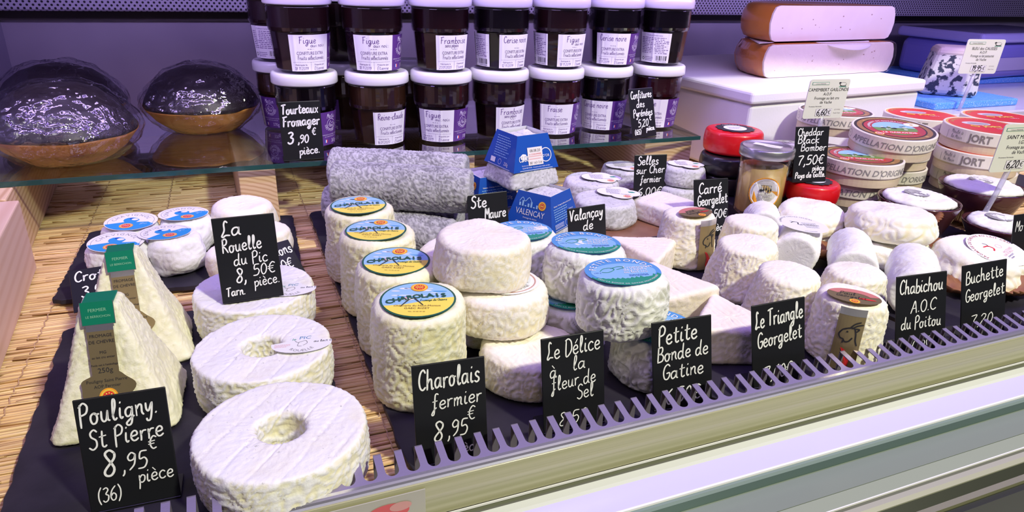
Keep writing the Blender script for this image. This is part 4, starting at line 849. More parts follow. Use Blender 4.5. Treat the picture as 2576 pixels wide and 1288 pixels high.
# --- wooden camembert boxes
VEN = mat('poplar_veneer', (.74, .62, .47), .6, var=(40, (.66, .53, .38), 3, .3, .7, (1, 1, 20))); VEN2 = mat('poplar_white', (.80, .75, .66), .55)
def gaslonde_top():
    F = Flat(); R = .0535; F.disc(0, 0, R, mat('label_dark', (.04, .03, .025), .35), 1, n=48); F.ring(0, 0, R * .80, R * .93, mat('ink_bronze', (.33, .17, .06), .4), 2, 48)
    for k in range(8): F.rect(-.0004 + R * .8 * cos(k * pi / 4), R * .8 * sin(k * pi / 4), .0004 + R * .9 * cos(k * pi / 4), R * .9 * sin(k * pi / 4), GOLDP, 3)
    F.arc("APPELLATION D'ORIGINE PROTEGEE", 0, 0, R * .82, pi / 2, .0055, GOLDP, 3); F.arc('CAMEMBERT DE NORMANDIE', 0, 0, R * .60, pi * .62, .0050, WHITE, 5, bold=.02)
    F.disc(0, 0, R * .76, mat('ink_wine', (.45, .05, .06), .4), 3, n=40); F.disc(0, -.001, R * .56, SKY, 4, n=36)
    F.poly([(R * .56 * cos(a), -.001 + R * .56 * sin(a)) for a in np.linspace(pi * .98, 2.02 * pi, 24)], mat('ink_grass', (.16, .30, .07), .45), 5)
    rs = random.Random(4)
    for k in range(16): F.disc(rs.uniform(-.018, .018), rs.uniform(-.008, .010), rs.uniform(.0015, .0038), (WHITE, BLACK, mat('ink_tree', (.07, .14, .05), .5))[k % 3], 6, ry=rs.uniform(.001, .0022), n=10)
    F.rect(-.026, -.026, .026, -.0155, RED, 6); F.type('LE GASLONDE', 0, -.0235, .0072, WHITE, 7, bold=.02); F.arc("Moulé manuellement à la louche", 0, 0, R * .70, -pi / 2, .0042, GOLDP, 5, inward=True)
    seal(F, -.030, -.028, .0065, 6, WHITE); F.disc(.030, .018, .0105, WHITE, 6, ry=.0085); F.disc(.030, .018, .0025, GOLDP, 7)
    return F
def jort_top():
    F = Flat(); R = .0535; F.disc(0, 0, R, mat('ink_gold_rim', (.75, .42, .12), .4), 1, n=48); F.disc(0, 0, R * .94, mat('ink_scarlet', (.70, .03, .03), .4), 2, n=48)
    F.arc('CAMEMBERT DE NORMANDIE', 0, 0, R * .80, pi / 2, .0066, GOLDP, 3, bold=.02); F.disc(-.008, .013, .021, mat('ink_pale_grey', (.66, .64, .66), .5), 3, ry=.011); F.disc(-.006, .012, .016, mat('ink_soft_grey', (.35, .33, .36), .5), 4, ry=.006)
    seal(F, -.020, -.006, .0065, 4); F.type('JORT', .006, -.010, .0125, YEL, 5, bold=.03); F.type('1893', .012, -.020, .008, PINK, 5, bold=.02); F.arc("D'APPELLATION D'ORIGINE PROTEGEE", 0, 0, R * .84, -pi / 2, .0046, GOLDP, 3, inward=True)
    return F
JB = None
def cambox(lb, loc, kind, rot, tilt=(0, 0), base_only=False):
    t = thing('camembert_box', lb, 'cheese box', loc, 0, 'round wooden camembert boxes'); t.rotation_euler = (tilt[0], tilt[1], 0)
    R = .0565; b = MB(); b.lathe([(1e-4, 0), (R * .965, 0), (R * .97, .0005), (R * .97, .020), (R * .94, .020), (1e-4, .019)], 56); b.build('base', VEN, t)
    b = MB(); b.lathe([(R * .985, .0135), (R, .0135), (R + .0003, .0145), (R + .0003, .0315), (R - .0008, .0325), (R - .0025, .0325), (R - .003, .0318), (1e-4, .0318)], 64); ld = b.build('lid', VEN2, t)
    (gaslonde_top() if kind == 'g' else jort_top()).build('top_label', flatxy(.0320), ld, rot=(0, 0, rot))
    F = Flat(); base = math.atan2(-loc[1], -loc[0])
    if kind == 'g':
        F.type("APPELLATION D'ORIGINE", .018, .0175, .0118, GREY, 1, shear=.2, bold=.01); F.ring(-.062, .0225, .0052, .0057, GREY, 1, 20); F.type('FR', -.062, .0215, .003, GREY, 1); F.type('NORMANDIE', .125, .0175, .0118, GREY, 1, shear=.2); F.type('NORMANDIE', -.115, .0175, .0118, GREY, 1, shear=.2)
    else:
        for o_ in (0,): F.type('JORT', -.004 + o_, .0170, .0150, mat('ink_taupe', (.25, .22, .20), .5), 1, bold=.035, sx=.85); F.hand('Moulé à', -.046 + o_, .0235, .0055, GREY, 1, .09, fit=.019); F.hand('la Main', -.045 + o_, .0165, .0055, GREY, 1, .09, fit=.018); F.type('1893', .044 + o_, .0180, .0085, GREY, 1, bold=.02); F.stroke(crom([(.028 + o_, .020), (.033 + o_, .017), (.040 + o_, .0165), (.055 + o_, .0165)]), .0008, GREY, 1)
    F.build('side_print', on_cyl(R + .0005, base + rot * .2 + (-.05 if kind == 'g' else .12)), ld, .00012)
    for da in (.55, -.9):
        b = MB(); a = base + da; r = R + .0005
        b.add([(r * cos(a), r * sin(a), .014), (r * cos(a + .008), r * sin(a + .008), .014), (r * cos(a + .012), r * sin(a + .012), .026), (r * cos(a + .004), r * sin(a + .004), .026)], [(0, 1, 2, 3)]); b.build('staple', GREY, ld)
cambox('round wooden box with pasture picture label, front one propped on the others', (.884, .704, .0875), 'g', RAD(-28), (RAD(5), RAD(-3)))
cambox('round wooden box with pasture label, lowest left, behind the small chalky cheese', (.818, .692, .0540), 'g', RAD(-30))
cambox('round wooden box with pasture label, bottom right of its pile', (.938, .745, .0540), 'g', RAD(-40))
cambox('round wooden box with dull pasture label at the rear, under the white price tag', (.905, .832, .0868), 'g', RAD(-20))
for k, (x, y) in enumerate([(.822, .700), (.936, .742), (.900, .800), (1.052, .682)]): cambox(['plain round wooden box hidden at the bottom of the left pile', 'plain round wooden box hidden under the right-hand pile', 'plain round wooden box hidden at the bottom of the rear pile', 'round wooden box at the very bottom below the red-topped boxes'][k], (x, y - (.0 if k != 2 else -.03), .0215), 'g' if k < 3 else 'j', 0)
cambox('round wooden box with red label, front one of the red-topped stack', (1.046, .680, .0870), 'j', RAD(-24), (RAD(2), 0))
cambox('round wooden box with red label, just beneath the front red-topped one', (1.040, .676, .0540), 'j', RAD(-30))
cambox('round wooden box with red label, rear left against the white foam box', (1.062, .800, .0800), 'j', RAD(-26))
cambox('round wooden box with red label, far right, cut by the picture edge', (1.185, .752, .0800), 'j', RAD(-20))
for k, (x, y) in enumerate([(1.058, .802), (1.180, .755)]):
    b = MB(); b.lathe([(1e-4, 0), (.055, 0), (.056, .001), (.056, .057), (.055, .058), (1e-4, .058)], 40); setp(b.build('wooden_drum', VEN, loc=(x, y, .0215)), ['tall plain wooden drum under the rear left red-labelled box', 'tall plain wooden drum under the far right red-labelled box'][k], 'cheese box', 'tall wooden drums')

# --- foam box with two half wheels
FOAM = mat('white_foam', (.86, .86, .90), .6, bump=(260, .25, .0008))
t = thing('foam_box', 'white foam shipping box with lid behind the cheese boxes', 'foam box', (.775, .880, 0), RAD(6))
b = MB(); b.box(.006, .444, .006, .414, .0005, .122); b.build('body', FOAM, t, bevel=.006, seg=3)
b = MB(); b.box(0, .45, 0, .42, .1225, .145); b.build('lid', FOAM, t, bevel=.006, seg=3)
PASTE = mat('pressed_paste', (.90, .83, .74), .45, var=(14, (.87, .79, .69), 3, .4, .6)); ORIND = mat('orange_rind', (.70, .27, .05), .35, coat=.3, var=(18, (.58, .19, .03), 4, .35, .7))
def half_wheel(lb, loc, rz, R, h, film):
    t = thing('half_wheel', lb, 'cheese', loc, rz, 'half wheels of pressed cheese on the foam box')
    N_ = 48; prof = [(R - .014, 0), (R - .005, .003), (R + .001, .014), (R + .004, h * .5), (R + .001, h - .014), (R - .005, h - .003), (R - .014, h)]
    b = MB(); v = []; f = []
    for j in range(N_ + 1):
        a = pi * j / N_; v += [(r * cos(a), r * sin(a), z) for r, z in prof]
    k = len(prof)
    for j in range(N_):
        for i in range(k - 1): f.append((j * k + i, (j + 1) * k + i, (j + 1) * k + i + 1, j * k + i + 1))
    v += [(0, 0, 0), (0, 0, h)]; c0 = len(v) - 2
    for j in range(N_): f.append((c0, (j + 1) * k, j * k)); f.append((c0 + 1, j * k + k - 1, (j + 1) * k + k - 1))
    b.add(v, f); b.build('rind', ORIND, t, smooth=True)
    b = MB(); e = [(r - .0006, z * .985 + h * .0075) for r, z in prof]; pts = [(x_, z) for x_, z in e] + [(-x_, z) for x_, z in reversed(e)]
    b.add([(x_, -.003, z) for x_, z in pts] + [(x_, .001, z) for x_, z in pts], [tuple(range(len(pts)))[::-1]] + [(i, (i + 1) % len(pts), len(pts) + (i + 1) % len(pts), len(pts) + i) for i in range(len(pts))]); b.build('cut_face', PASTE, t)
    b = MB(); rs = random.Random(int(loc[2] * 1000))
    for i in range(12):
        x_ = rs.uniform(-R * .85, R * .85); z = rs.uniform(.012, h - .012); l = rs.uniform(.0008, .0022); b.lathe([(1e-5, 0), (l, 0)], 7); n_ = 14
        for q in range(len(b.v) - 14, len(b.v)): p = b.v[q]; b.v[q] = (x_ + p[0], -.0033, z + p[1] * .6)
    b.build('eyes', mat('cheese_eye', (.45, .33, .25), .6), t)
    if film:
        b = MB(); rs = random.Random(8); v = []; f = []
        for j in range(61):
            a = -.02 + (pi + .04) * j / 60; v += [((r + .0022) * cos(a) , (r + .0022) * sin(a) - .004, z * 1.02 + .0012 * sin(j * 1.7 + i)) for i, (r, z) in enumerate(prof)]
        for j in range(60):
            for i in range(k - 1): f.append((j * k + i, (j + 1) * k + i, (j + 1) * k + i + 1, j * k + i + 1))
        n0 = len(v); v += [(x_ * 1.02, -.005, z) for x_, z in pts]; f.append(tuple(range(n0, n0 + len(pts)))[::-1]); b.add(v, f)
        b.build('cling_film', filmmat('cling_wheel', (.96, .93, .95), .10, fac=1.2, bump=(55, .7, .0016)), t)
half_wheel('half wheel of pressed cheese in cling film, lower, on the foam box', (1.060, 1.012, .1455), RAD(5), .172, .0575, True)
half_wheel('unwrapped half wheel of orange-rinded pressed cheese, upper one', (1.070, 1.030, .2062), RAD(5.5), .166, .062, False)
PAP = mat('waxed_paper', (.82, .78, .78), .5)
for lb, loc, rz in (('white paper sheet drooping between the two half wheels in front', (1.10, 1.030, .2040), RAD(6)), ('pale paper corner poking out left of the half wheels', (.905, 1.050, .2040), RAD(60))):
    v = []; f = []
    for i in range(13):
        u = -1 + 2 * i / 12
        for j in range(5): w_ = j / 4; v.append((u * .075 if rz < 1 else u * .05, -w_ * .035 * (1 - u * u) ** .6, -.012 * w_ * w_ * (1 - u * u) if rz < 1 else .0015 * w_))
    for i in range(12):
        for j in range(4): a = i * 5 + j; f.append((a, a + 1, a + 6, a + 5))
    o = obj('paper_sheet', mesh(v, f, True), PAP); o.location = loc; o.rotation_euler = (0, 0, rz); s = o.modifiers.new('thick', 'SOLIDIFY'); s.thickness = .0004; setp(o, lb, 'paper', 'paper sheets between the half wheels')

# --- far right: blue cheese, pads, tub
PAD = mat('blue_pad', (.10, .36, .85), .5, var=(700, (.45, .65, .95), 0, .66, .70))
for lb, x0, x1, y0, y1, z, rz in (('bright blue dotted pad under the blue-veined cheese', 1.262, 1.50, .925, 1.10, .085, 0), ('bright blue dotted pad under the blue tub', 1.58, 2.1, 1.152, 1.38, .085, 0)):
    b = MB(); b.box(x0, x1, y0, y1, z, z + .014); setp(b.build('absorbent_pad', PAD, bevel=.003), lb, 'pad', 'bright blue dotted pads')
VEIN = mat('blue_vein_paste', (.74, .72, .70), .5, var=(85, (.04, .05, .09), 5, .52, .57)); VR_ = mat('blue_cheese_rind', (.66, .56, .54), .6, bump=(60, .5, .002))
t = thing('blue_cheese', 'tall block of blue-veined cheese on a blue pad at the far right', 'cheese', (1.385, 1.005, .099), RAD(-42))
b = MB(); p = [(-.062, -.05), (.055, -.05), (.055, .05), (-.062, .05)]
b.add([(-.056, -.04, 0), (.052, -.04, 0), (.052, .04, 0), (-.056, .04, 0), (-.038, -.04, .094), (.046, -.04, .094), (.046, .04, .094), (-.038, .04, .094)], [(0, 3, 2, 1), (4, 5, 6, 7), (0, 1, 5, 4), (1, 2, 6, 5), (2, 3, 7, 6), (3, 0, 4, 7)]); b.build('paste', VEIN, t, bevel=.012, seg=3)
b = MB(); b.add([(-.042, -.0410, .074), (.0465, -.0410, .074), (.0465, .041, .074), (-.042, .041, .074), (-.039, -.0410, .096), (.0465, -.0410, .096), (.0465, .041, .096), (-.039, .041, .096)], [(0, 3, 2, 1), (4, 5, 6, 7), (0, 1, 5, 4), (1, 2, 6, 5), (2, 3, 7, 6), (3, 0, 4, 7)]); b.build('rind', VR_, t, bevel=.012, seg=3)
t = thing('plastic_tub', 'translucent blue plastic tub with lid at the far right edge', 'tub', (1.63, 1.13, .099), RAD(4))
b = MB(); b.box(0, .40, 0, .20, 0, .085); b.build('body', mat('blue_tub', (.20, .19, .62), .12, coat=.5), t, bevel=.02, seg=4)
b = MB(); b.box(-.01, .41, -.01, .21, .085, .108); b.build('lid', mat('blue_lid', (.36, .34, .72), .15, coat=.6), t, bevel=.008, seg=3)
b = MB(); b.box(.02, .30, -.0020, -.0004, .02, .05); b.build('sticker', mat('tub_sticker', (.45, .42, .65), .4), t)

# --- three domed cakes in film
CRUST = mat('black_crust', (.018, .012, .018), .45, bump=(120, .4, .001)); SPONGE = mat('golden_sponge', (.60, .27, .06), .6, var=(45, (.42, .16, .03), 4, .4, .7), bump=(200, .3, .001))
CELLO = filmmat('cellophane', (.96, .95, .98), .10, fac=1.0, bump=(48, 1.0, .006), base=.13, graz=.3)
def cake(lb, loc, rz, R, seed, tip):
    t = thing('domed_cake', lb, 'cake', loc, rz, 'black-crusted domed cakes in clear film'); t.rotation_euler = (tip, 0, rz)
    def bl(name, prof, m_, amp, sc, wr=0, wsc=40, oval=1):
        me = rind(resample(prof, .0022), .003, wr, wsc, amp, sc, seed=seed, top=.8, fine=0)
        return obj(name, me, m_, t)
    z1 = .036
    bl('sponge', [(1e-5, 0), (R * .50, 0), (R * .62, .006), (R * .82, .018), (R * .97, z1 - .003), (R * .98, z1), (R * .6, z1), (1e-5, z1)], SPONGE, .0016, 35)
    bl('crust', [(R * .5, z1 - .001), (R * .985, z1 - .001), (R, z1 + .002), (R * .93, z1 + .013), (R * .78, z1 + .030), (R * .55, z1 + .045), (R * .28, z1 + .053), (1e-5, z1 + .055)], CRUST, .0016, 30)
    bl('film', [(1e-5, -.0005), (R * .54, 0), (R * .72, .007), (R * .95, .022), (R * 1.03, z1), (R * 1.00, z1 + .012), (R * .84, z1 + .031), (R * .60, z1 + .048), (R * .30, z1 + .057), (1e-5, z1 + .059)], CELLO, .003, 42, .0026, 60)
cake('black-crusted domed cake in film, nearest at the left edge', (-.192, .958, .0845), .2, .081, 300, RAD(0))
cake('black-crusted domed cake in film, behind the nearest at the left wall', (-.222, 1.138, .0845), .9, .081, 301, 0)
cake('black-crusted domed cake in film, alone next to the jam jars', (-.040, 1.088, .0845), .5, .079, 302, 0)
# ------------------------------------------------------------------ jam jars
JH = .098
LIDM = mat('white_lid', (.80, .79, .86), .3, coat=.4); JGLASS = filmmat('jam_glass', (.90, .88, .90), .03, fac=.9)
def jprof(d): return [(1e-4, .0015 - d), (.029 + d, .0015 - d), (.0325 + d, .004), (.0365 + d, .050), (.0385 + d, .0515), (.0395 + d, .056), (.0395 + d, .080), (.0375 + d, .0845)]
def jar_mesh(d, closed):
    b = MB(); n = 48; pr_ = jprof(d); v = []; f = []
    for r, z in pr_:
        for j in range(n):
            a = 2 * pi * j / n; q = 1
            if .003 < z < .0505: u = (a % (pi / 5)) - pi / 10; q = cos(pi / 10) / cos(u) * 1.025
            v.append((r * q * cos(a), r * q * sin(a), z))
    for i in range(len(pr_) - 1):
        for j in range(n): k = (j + 1) % n; f.append((i * n + j, i * n + k, (i + 1) * n + k, (i + 1) * n + j))
    f.append(tuple(range((len(pr_) - 1) * n, len(pr_) * n)))
    b.add(v, f); return b.me()
ME_JAM = jar_mesh(-.0012, True); ME_GL = jar_mesh(0, False); ME_GL.materials.append(JGLASS)
b = MB(); b.lathe([(.0385, .0830), (.0420, .0830), (.0430, .0845), (.0430, .0925), (.0424, .0960), (.0405, .0978), (.0375, JH), (.0360, .0970), (1e-4, .0970)], 56); ME_LID = b.me(True); ME_LID.materials.append(LIDM)
JAMS = {'fig': (.016, .005, .006), 'cherry': (.004, .002, .004), 'rasp': (.012, .002, .004), 'straw': (.024, .003, .006), 'plum': (.032, .013, .006)}
JLAB = mat('jam_label', (.78, .76, .84), .5)
def front_label(kind):
    F = Flat(); w = .052; F.rect(0, .003, w, .048, JLAB, 1, 56, 1); F.rect(w, .003, w + .034, .048, PURP, 1, 36, 1)
    nm, sub = {'fig': ('Figue', 'aux noix'), 'rasp': ('Framboise', 'sans pépins'), 'cherry': ('Cerise noire', None), 'straw': ('Fraise', None), 'plum': ('Reine-claude', None)}[kind]
    F.hand(nm, .012 if len(nm) < 8 else .006, .0375, .0085, PURP, 2, .085, 0, .05, 0, fit=.022 if len(nm) < 7 else .040)
    if sub: F.hand(sub, .026 if kind == 'fig' else .012, .0330, .0048, PURP, 2, .10, 0, .05, 0, fit=.020)
    for k in range(3): F.rect(.022 + k * .003, .0302, .024 + k * .003, .0307, PURP, 2)
    F.type('CONFITURE EXTRA', w / 2, .0235, .0058, PURP, 2, sx=.70); F.hand('Fruits sélectionnés', .009, .0175, .0050, PURP, 2, .09, 0, .05, 0, fit=.036)
    for k in range(22): F.rect(.003 + k * .0021, .0142, .0040 + k * .0021, .0146, PURP, 2)
    F.type('Fabriquée le', .013, .0100, .0030, PURP, 2); F.type('Préparée par', .038, .0100, .0030, PURP, 2); F.hand({'fig': '18.11.2019', 'rasp': '23.01.2020', 'cherry': '12.11.2019', 'straw': '20.01.2020', 'plum': '16.01.2020'}[kind], .004, .0048, .0036, PURP, 2, .1, fit=.018); F.hand('Etienne', .030, .0045, .0045, PURP, 2, .09, fit=.016)
    for k in range(6): F.rect(.0255, .004 + k * .0018, .0259, .0049 + k * .0018, PURP, 2)
    LIL = mat('ink_lilac', (.66, .58, .80), .5); c = w + .017
    F.hand('Matin', c - .007, .0395, .0062, LIL, 2, .1, fit=.015); F.ring(c, .0315, .0066, .0072, LIL, 2, 24); F.stroke([(c - .005, .029), (c - .001, .036), (c + .002, .032), (c + .004, .034), (c + .006, .029)], .0007, LIL, 3); F.hand('les', c - .003, .0275, .0048, LIL, 3, .12)
    F.arc('DES PYRENEES', c, .0315, .0105, -pi / 2, .0042, LIL, 2, inward=True, bold=.01); F.type("FABRIQUE A LUZ-SAINT-SAUVEUR", c, .0165, .0020, LIL, 2); F.type('AU COEUR DE L\'ADOUR', c, .0138, .0020, LIL, 2); F.rect(w + .006, .0065, w + .0075, .0105, DBLUE, 2); F.rect(w + .0075, .0065, w + .009, .0105, WHITE, 2); F.rect(w + .009, .0065, w + .0105, .0105, RED, 2); F.type('370g', w + .024, .0060, .0068, LIL, 2, sx=.8)
    return F
def back_label():
    F = Flat(); w = .050; F.rect(0, .004, w, .048, JLAB, 1, 56, 1); F.type('Confiture Cerise noire', w / 2, .0435, .0026, PURP, 2)
    lines_of_print(F, .003, w - .002, .017, .042, 10, PURP, 2, .32, 12)
    for k, q in enumerate((1, 2, 1, 1, 3, 1, 2, 1, 1, 2, 1, 3, 1)): F.rect(.029 + k * .0014, .0075, .029 + k * .0014 + .0004 * q, .0145, BLACK, 2)
    F.type('3 061770 000504', .0385, .0050, .0022, BLACK, 2); lines_of_print(F, .010, .026, .006, .013, 3, PURP, 2, .3, 13); F.ring(.006, .0095, .0016, .0024, BLACK, 2, 14)
    return F
def jfn(a0):
    def fn(x, y, t):
        r = .0328 + (.0372 - .0328) * min(1, y / .050) + .0010 + t; a = a0 + x / .0365
        u = (a % (pi / 5)) - pi / 10; r *= max(1, cos(pi / 10) / cos(u) * 1.028 * .995)
        return (r * cos(a), r * sin(a), y)
    return fn
def jam(lb, loc, kind, left, back=None, grp='jam jars on the glass shelf'):
    t = thing('jam_jar', lb, 'jam jar', loc, 0, grp)
    j = obj('jam', ME_JAM, None, t); j.data = ME_JAM.copy(); j.data.materials.append(mat('jam_' + kind, JAMS[kind], .25, spec=.4)); obj('glass', ME_GL, None, t); obj('lid', ME_LID, None, t)
    view = math.atan2(-loc[1], -loc[0])
    if left is not None: front_label(kind).build('paper_label', jfn(view + RAD(left)), t, .00014)
    if back is not None: back_label().build('back_label', jfn(view + RAD(back)), t, .00014)['label'] = 'white label with small print and a barcode'
JX = [.093, .187, .276, .364, .454, .543, .636]; JY = [.962, .950, .944, .946, .946, .954, .950]; GZ = .0845
low = [('cherry', -57), ('plum', -11), ('fig', -54), ('rasp', -5), ('straw', -32), ('cherry', -58), ('straw', -47)]
upp = [('fig', -22), ('fig', -41), ('rasp', -9), ('cherry', -3), ('fig', -2), ('cherry', -39), ('cherry', None)]
FR = {'fig': 'fig', 'cherry': 'black cherry', 'rasp': 'raspberry', 'straw': 'strawberry', 'plum': 'greengage'}
ORD = ['first', 'second', 'third', 'fourth', 'fifth', 'sixth', 'seventh']
for i in range(7):
    jam(f'{FR[low[i][0]]} jam jar with white lid, lower row, {ORD[i]} from the left', (JX[i], JY[i], GZ), *low[i])
    k, a = upp[i]; jam(f'{FR[k]} jam jar with white lid, upper row, {ORD[i]} from the left', (JX[i] + [-.001, -.002, 0, .002, .004, .010, .004][i], JY[i] + .002, GZ + JH + .0003), k, a, -58 if a is None else (-104 if i in (3, 4) else None))
for x, y, up, lb in ((.076, 1.082, 1, 'at the far left'), (.158, 1.050, 1, 'seen between the first two stacks'), (.252, 1.038, 0, 'seen between the second and third stacks')):
    jam(f'dark jam jar in the back row, lower, {lb}', (x, y, GZ), 'plum', 40 if not up else -150)
    if up: jam(f'dark jam jar in the back row, upper, {lb}', (x - .002, y, GZ + JH + .0003), 'fig', None, -70 if x < .1 else None)

# ------------------------------------------------------------------ signs
SW, SHT = .0495, .073
def sign(lb, x, y, z, rz, lean, texts, pen=.085, w=SW, h=SHT, foot=.022, col=CHALK, roll=0):
    """x, y, z = middle of the lower edge; texts = (text, u mm, v mm, cap mm[, fit mm[, turn deg]])"""
    t = thing('price_sign', lb, 'price sign', (x, y, z), RAD(rz), 'small black chalk signs')
    L = RAD(lean); rot = (-L, RAD(-roll), 0); wd = SW if w is None else w
    b = MB(); b.box(-wd / 2, wd / 2, 0, .0014, .0012, h); b.build('board', BOARD, t, rot=rot, bevel=.0006)
    b = MB(); b.box(-wd / 2, wd / 2, 0, foot, 0, .0012); b.build('foot', BOARD, t, bevel=.0004)
    F = Flat()
    for q in texts:
        s, u, v, c = q[:4]; fit = q[4] if len(q) > 4 else None; rr = RAD(q[5]) if len(q) > 5 else RAD(1.5)
        F.hand(s, -wd / 2 + u / 1000, v / 1000, c / 1000, col, 1, pen * 10.5 / max(c, 6) if c < 9 else pen, rr, .12, .03, fit / 1000 if fit else None)
    F.build('lettering', lambda a, v, q: (a, -.0002 - q, v), t, .0002, rot=rot)
    return t
FL = .0062
sign('chalk sign at the lower left reading Pouligny St Pierre 8,95', -.084, .385, FL, -2, 14, [('Pouligny.', 2, 57, 13, 42), ('St Pierre', 5, 41.5, 12, 41), ('8', 10, 22.5, 16, 8), (',95', 20, 24, 11, 15), ('€', 36, 35, 8.5), ('pièce', 28, 15, 9.5, 20), ('(36)', 5, 7, 9, 13)], pen=.085)
sign('chalk sign on the rear ring cheese reading La Rouelle du Pic', -.003, .568, .0475, 1, 13, [('La', 6, 57, 13, 17), ('Rouelle', 5.5, 43, 11.5, 32, 3), ('du Pic', 13, 31.5, 10, 28, 3), ('8,', 13, 17, 12, 9), ('50€', 27, 21, 9.5, 19, 3), ('Tarn.', 4, 6, 7.5, 15), ('pièce.', 27, 11.5, 9, 21, 4)], pen=.10)
sign('chalk sign reading Charolais fermier before the yellow-labelled cylinders', .111, .3585, FL, -4, 11, [('Charolais', 4, 55, 14, 42), ('fermier', 12, 40.5, 11, 35), ('8', 12, 17, 14, 7.5), (',95', 21.5, 19, 11.5, 15), ('€', 36, 29, 10), ('pièce', 26, 6, 8, 18)], pen=.085)
sign('chalk sign reading Le Délice à la fleur de Sel', .206, .363, FL, -2, 12, [('Le Délice', 4, 57, 12.5, 43, 3), ('à', 6, 43, 11, 6), ('la', 24, 46, 11, 11), ('fleur de', 7, 33, 11, 36, 3), ('Sel', 27, 23, 11, 14, 4), ('8,50', 12, 5, 10, 24)], pen=.08)
sign('chalk sign reading Petite Bonde de Gatine', .2975, .3575, FL, -8, 12, [('Petite', 5, 55, 14, 33), ('Bonde de', 4, 41, 12, 43, 2), ('Gatine', 8, 26, 12, 35, 2), ('6,50€', 10, 6, 12, 30)], pen=.092, roll=3)
sign('chalk sign reading Le Triangle with a second line below', .392, .3575, FL, -6, 12, [('Le Triangle', 3, 53, 14, 45, 4), ('Georgelet', 5, 36, 13, 42, 4), ('7,60€', 10, 8, 11, 28)], pen=.092, roll=4)
sign('chalk sign reading Chabichou A.O.C du Poitou', .556, .3585, FL, -13, 13, [('Chabichou', 3, 56, 13, 43, 1), ('A.O.C', 14, 38, 11, 26), ('du Poitou', 5, 23, 11.5, 40, 1), ('7,50', 14, 5, 9, 22)], pen=.092, roll=5)
sign('chalk sign at the right edge reading Buchette', .640, .3590, FL, -9, 13, [('Buchette', 4, 54, 12.5, 42, 5), ('Georgelet', 4, 37, 12, 44, 4), ('7,20', 10, 13, 10, 26)], pen=.092, roll=5)
sign('black chalk sign cut off by the right edge beside the red-labelled cheese', .828, .445, FL, 0, 12, [('Mothais', 3, 54, 12, 42)])
sign('chalk sign on the glass shelf reading Tourteaux Fromager 3,90', .076, .876, .0845, 0, 3, [('Tourteaux', 3, 58, 11.5, 44, 1), ('Fromager', 3, 43, 12, 45), ('3', 7, 22, 14, 8), (',90', 19, 22, 10, 14), ('€', 37, 31, 9), ('pièce.', 20, 7, 10, 25, 4)], pen=.15)
sign('chalk sign on the glass shelf reading Confitures des Pyrénées', .577, .876, .0845, 12, 16, [('Confitures', 3, 58, 11, 43), ('des', 13, 45, 10, 17), ('Pyrénées', 5, 31, 11, 40), ('5,20', 13, 16, 10.5, 22), ('€', 37, 24, 8), ('(65)', 5, 5, 7, 13), ('pièce.', 29, 9, 7, 18, 2)], pen=.13)
sign('chalk sign reading Ste, half hidden behind the thick cream disc', .256, .676, FL, 4, 12, [('Ste', 4, 62, 13, 20), ('Maure', 20, 48, 12, 27)], pen=.13, h=.077)
sign('chalk sign reading Valançay below the blue-sleeved pyramids', .351, .616, FL, 5, 12, [('Valançay', 2, 58, 12, 44, 2), ('de', 19, 46, 11, 14), ('chèvre', 6, 30, 11, 36)], pen=.12, h=.072)
sign('chalk sign reading Selles sur Cher fermier', .540, .790, FL, -9, 10, [('Selles', 5, 59, 12, 32, 1), ('sur Cher', 3, 46, 11, 44, 2), ('fermier', 10, 33.5, 10, 32), ('6,00€', 6, 15, 11, 38), ('(Cu', 3, 3, 8, 12)], pen=.12)
sign('chalk sign reading Carré beside the gold-strapped cone', .553, .662, FL, -6, 16, [('Carré', 7, 54, 13.5, 34, 4), ('Georgelet', 5, 39, 13, 44, 4), ('7,50€', 18, 22, 11, 30), ('pièce', 24, 6, 10, 22)], pen=.12)
sign('tall chalk sign reading Cheddar Black Bomber 7,50', .700, .662, .0655, -10, 12, [('Cheddar', 3, 61, 9.5, 38), ('Black', 4, 51, 10, 32), ('Bomber', 9, 41, 9.5, 38), ('7,50€', 5, 23, 12, 40), ('pièce', 28, 15.5, 7, 18), ('Pays de Galle.', 3, 6, 7, 45)], pen=.12)
sign('chalk sign lying at the left of the pyramids, beginning Cr', -.137, .680, FL, 8, 58, [('Crottin', 4, 35, 12, 42), ('3,50€', 8, 16, 12, 34)], pen=.12, h=.050)
sign('chalk sign with rounded corner tilted behind the ring cheese sign', .033, .662, FL, 26, 46, [('Pélardons', 2, 40, 12, 46), ('3,50€', 12, 24, 11, 30), ('pièce', 28, 9, 10, 22)], pen=.11, h=.056)

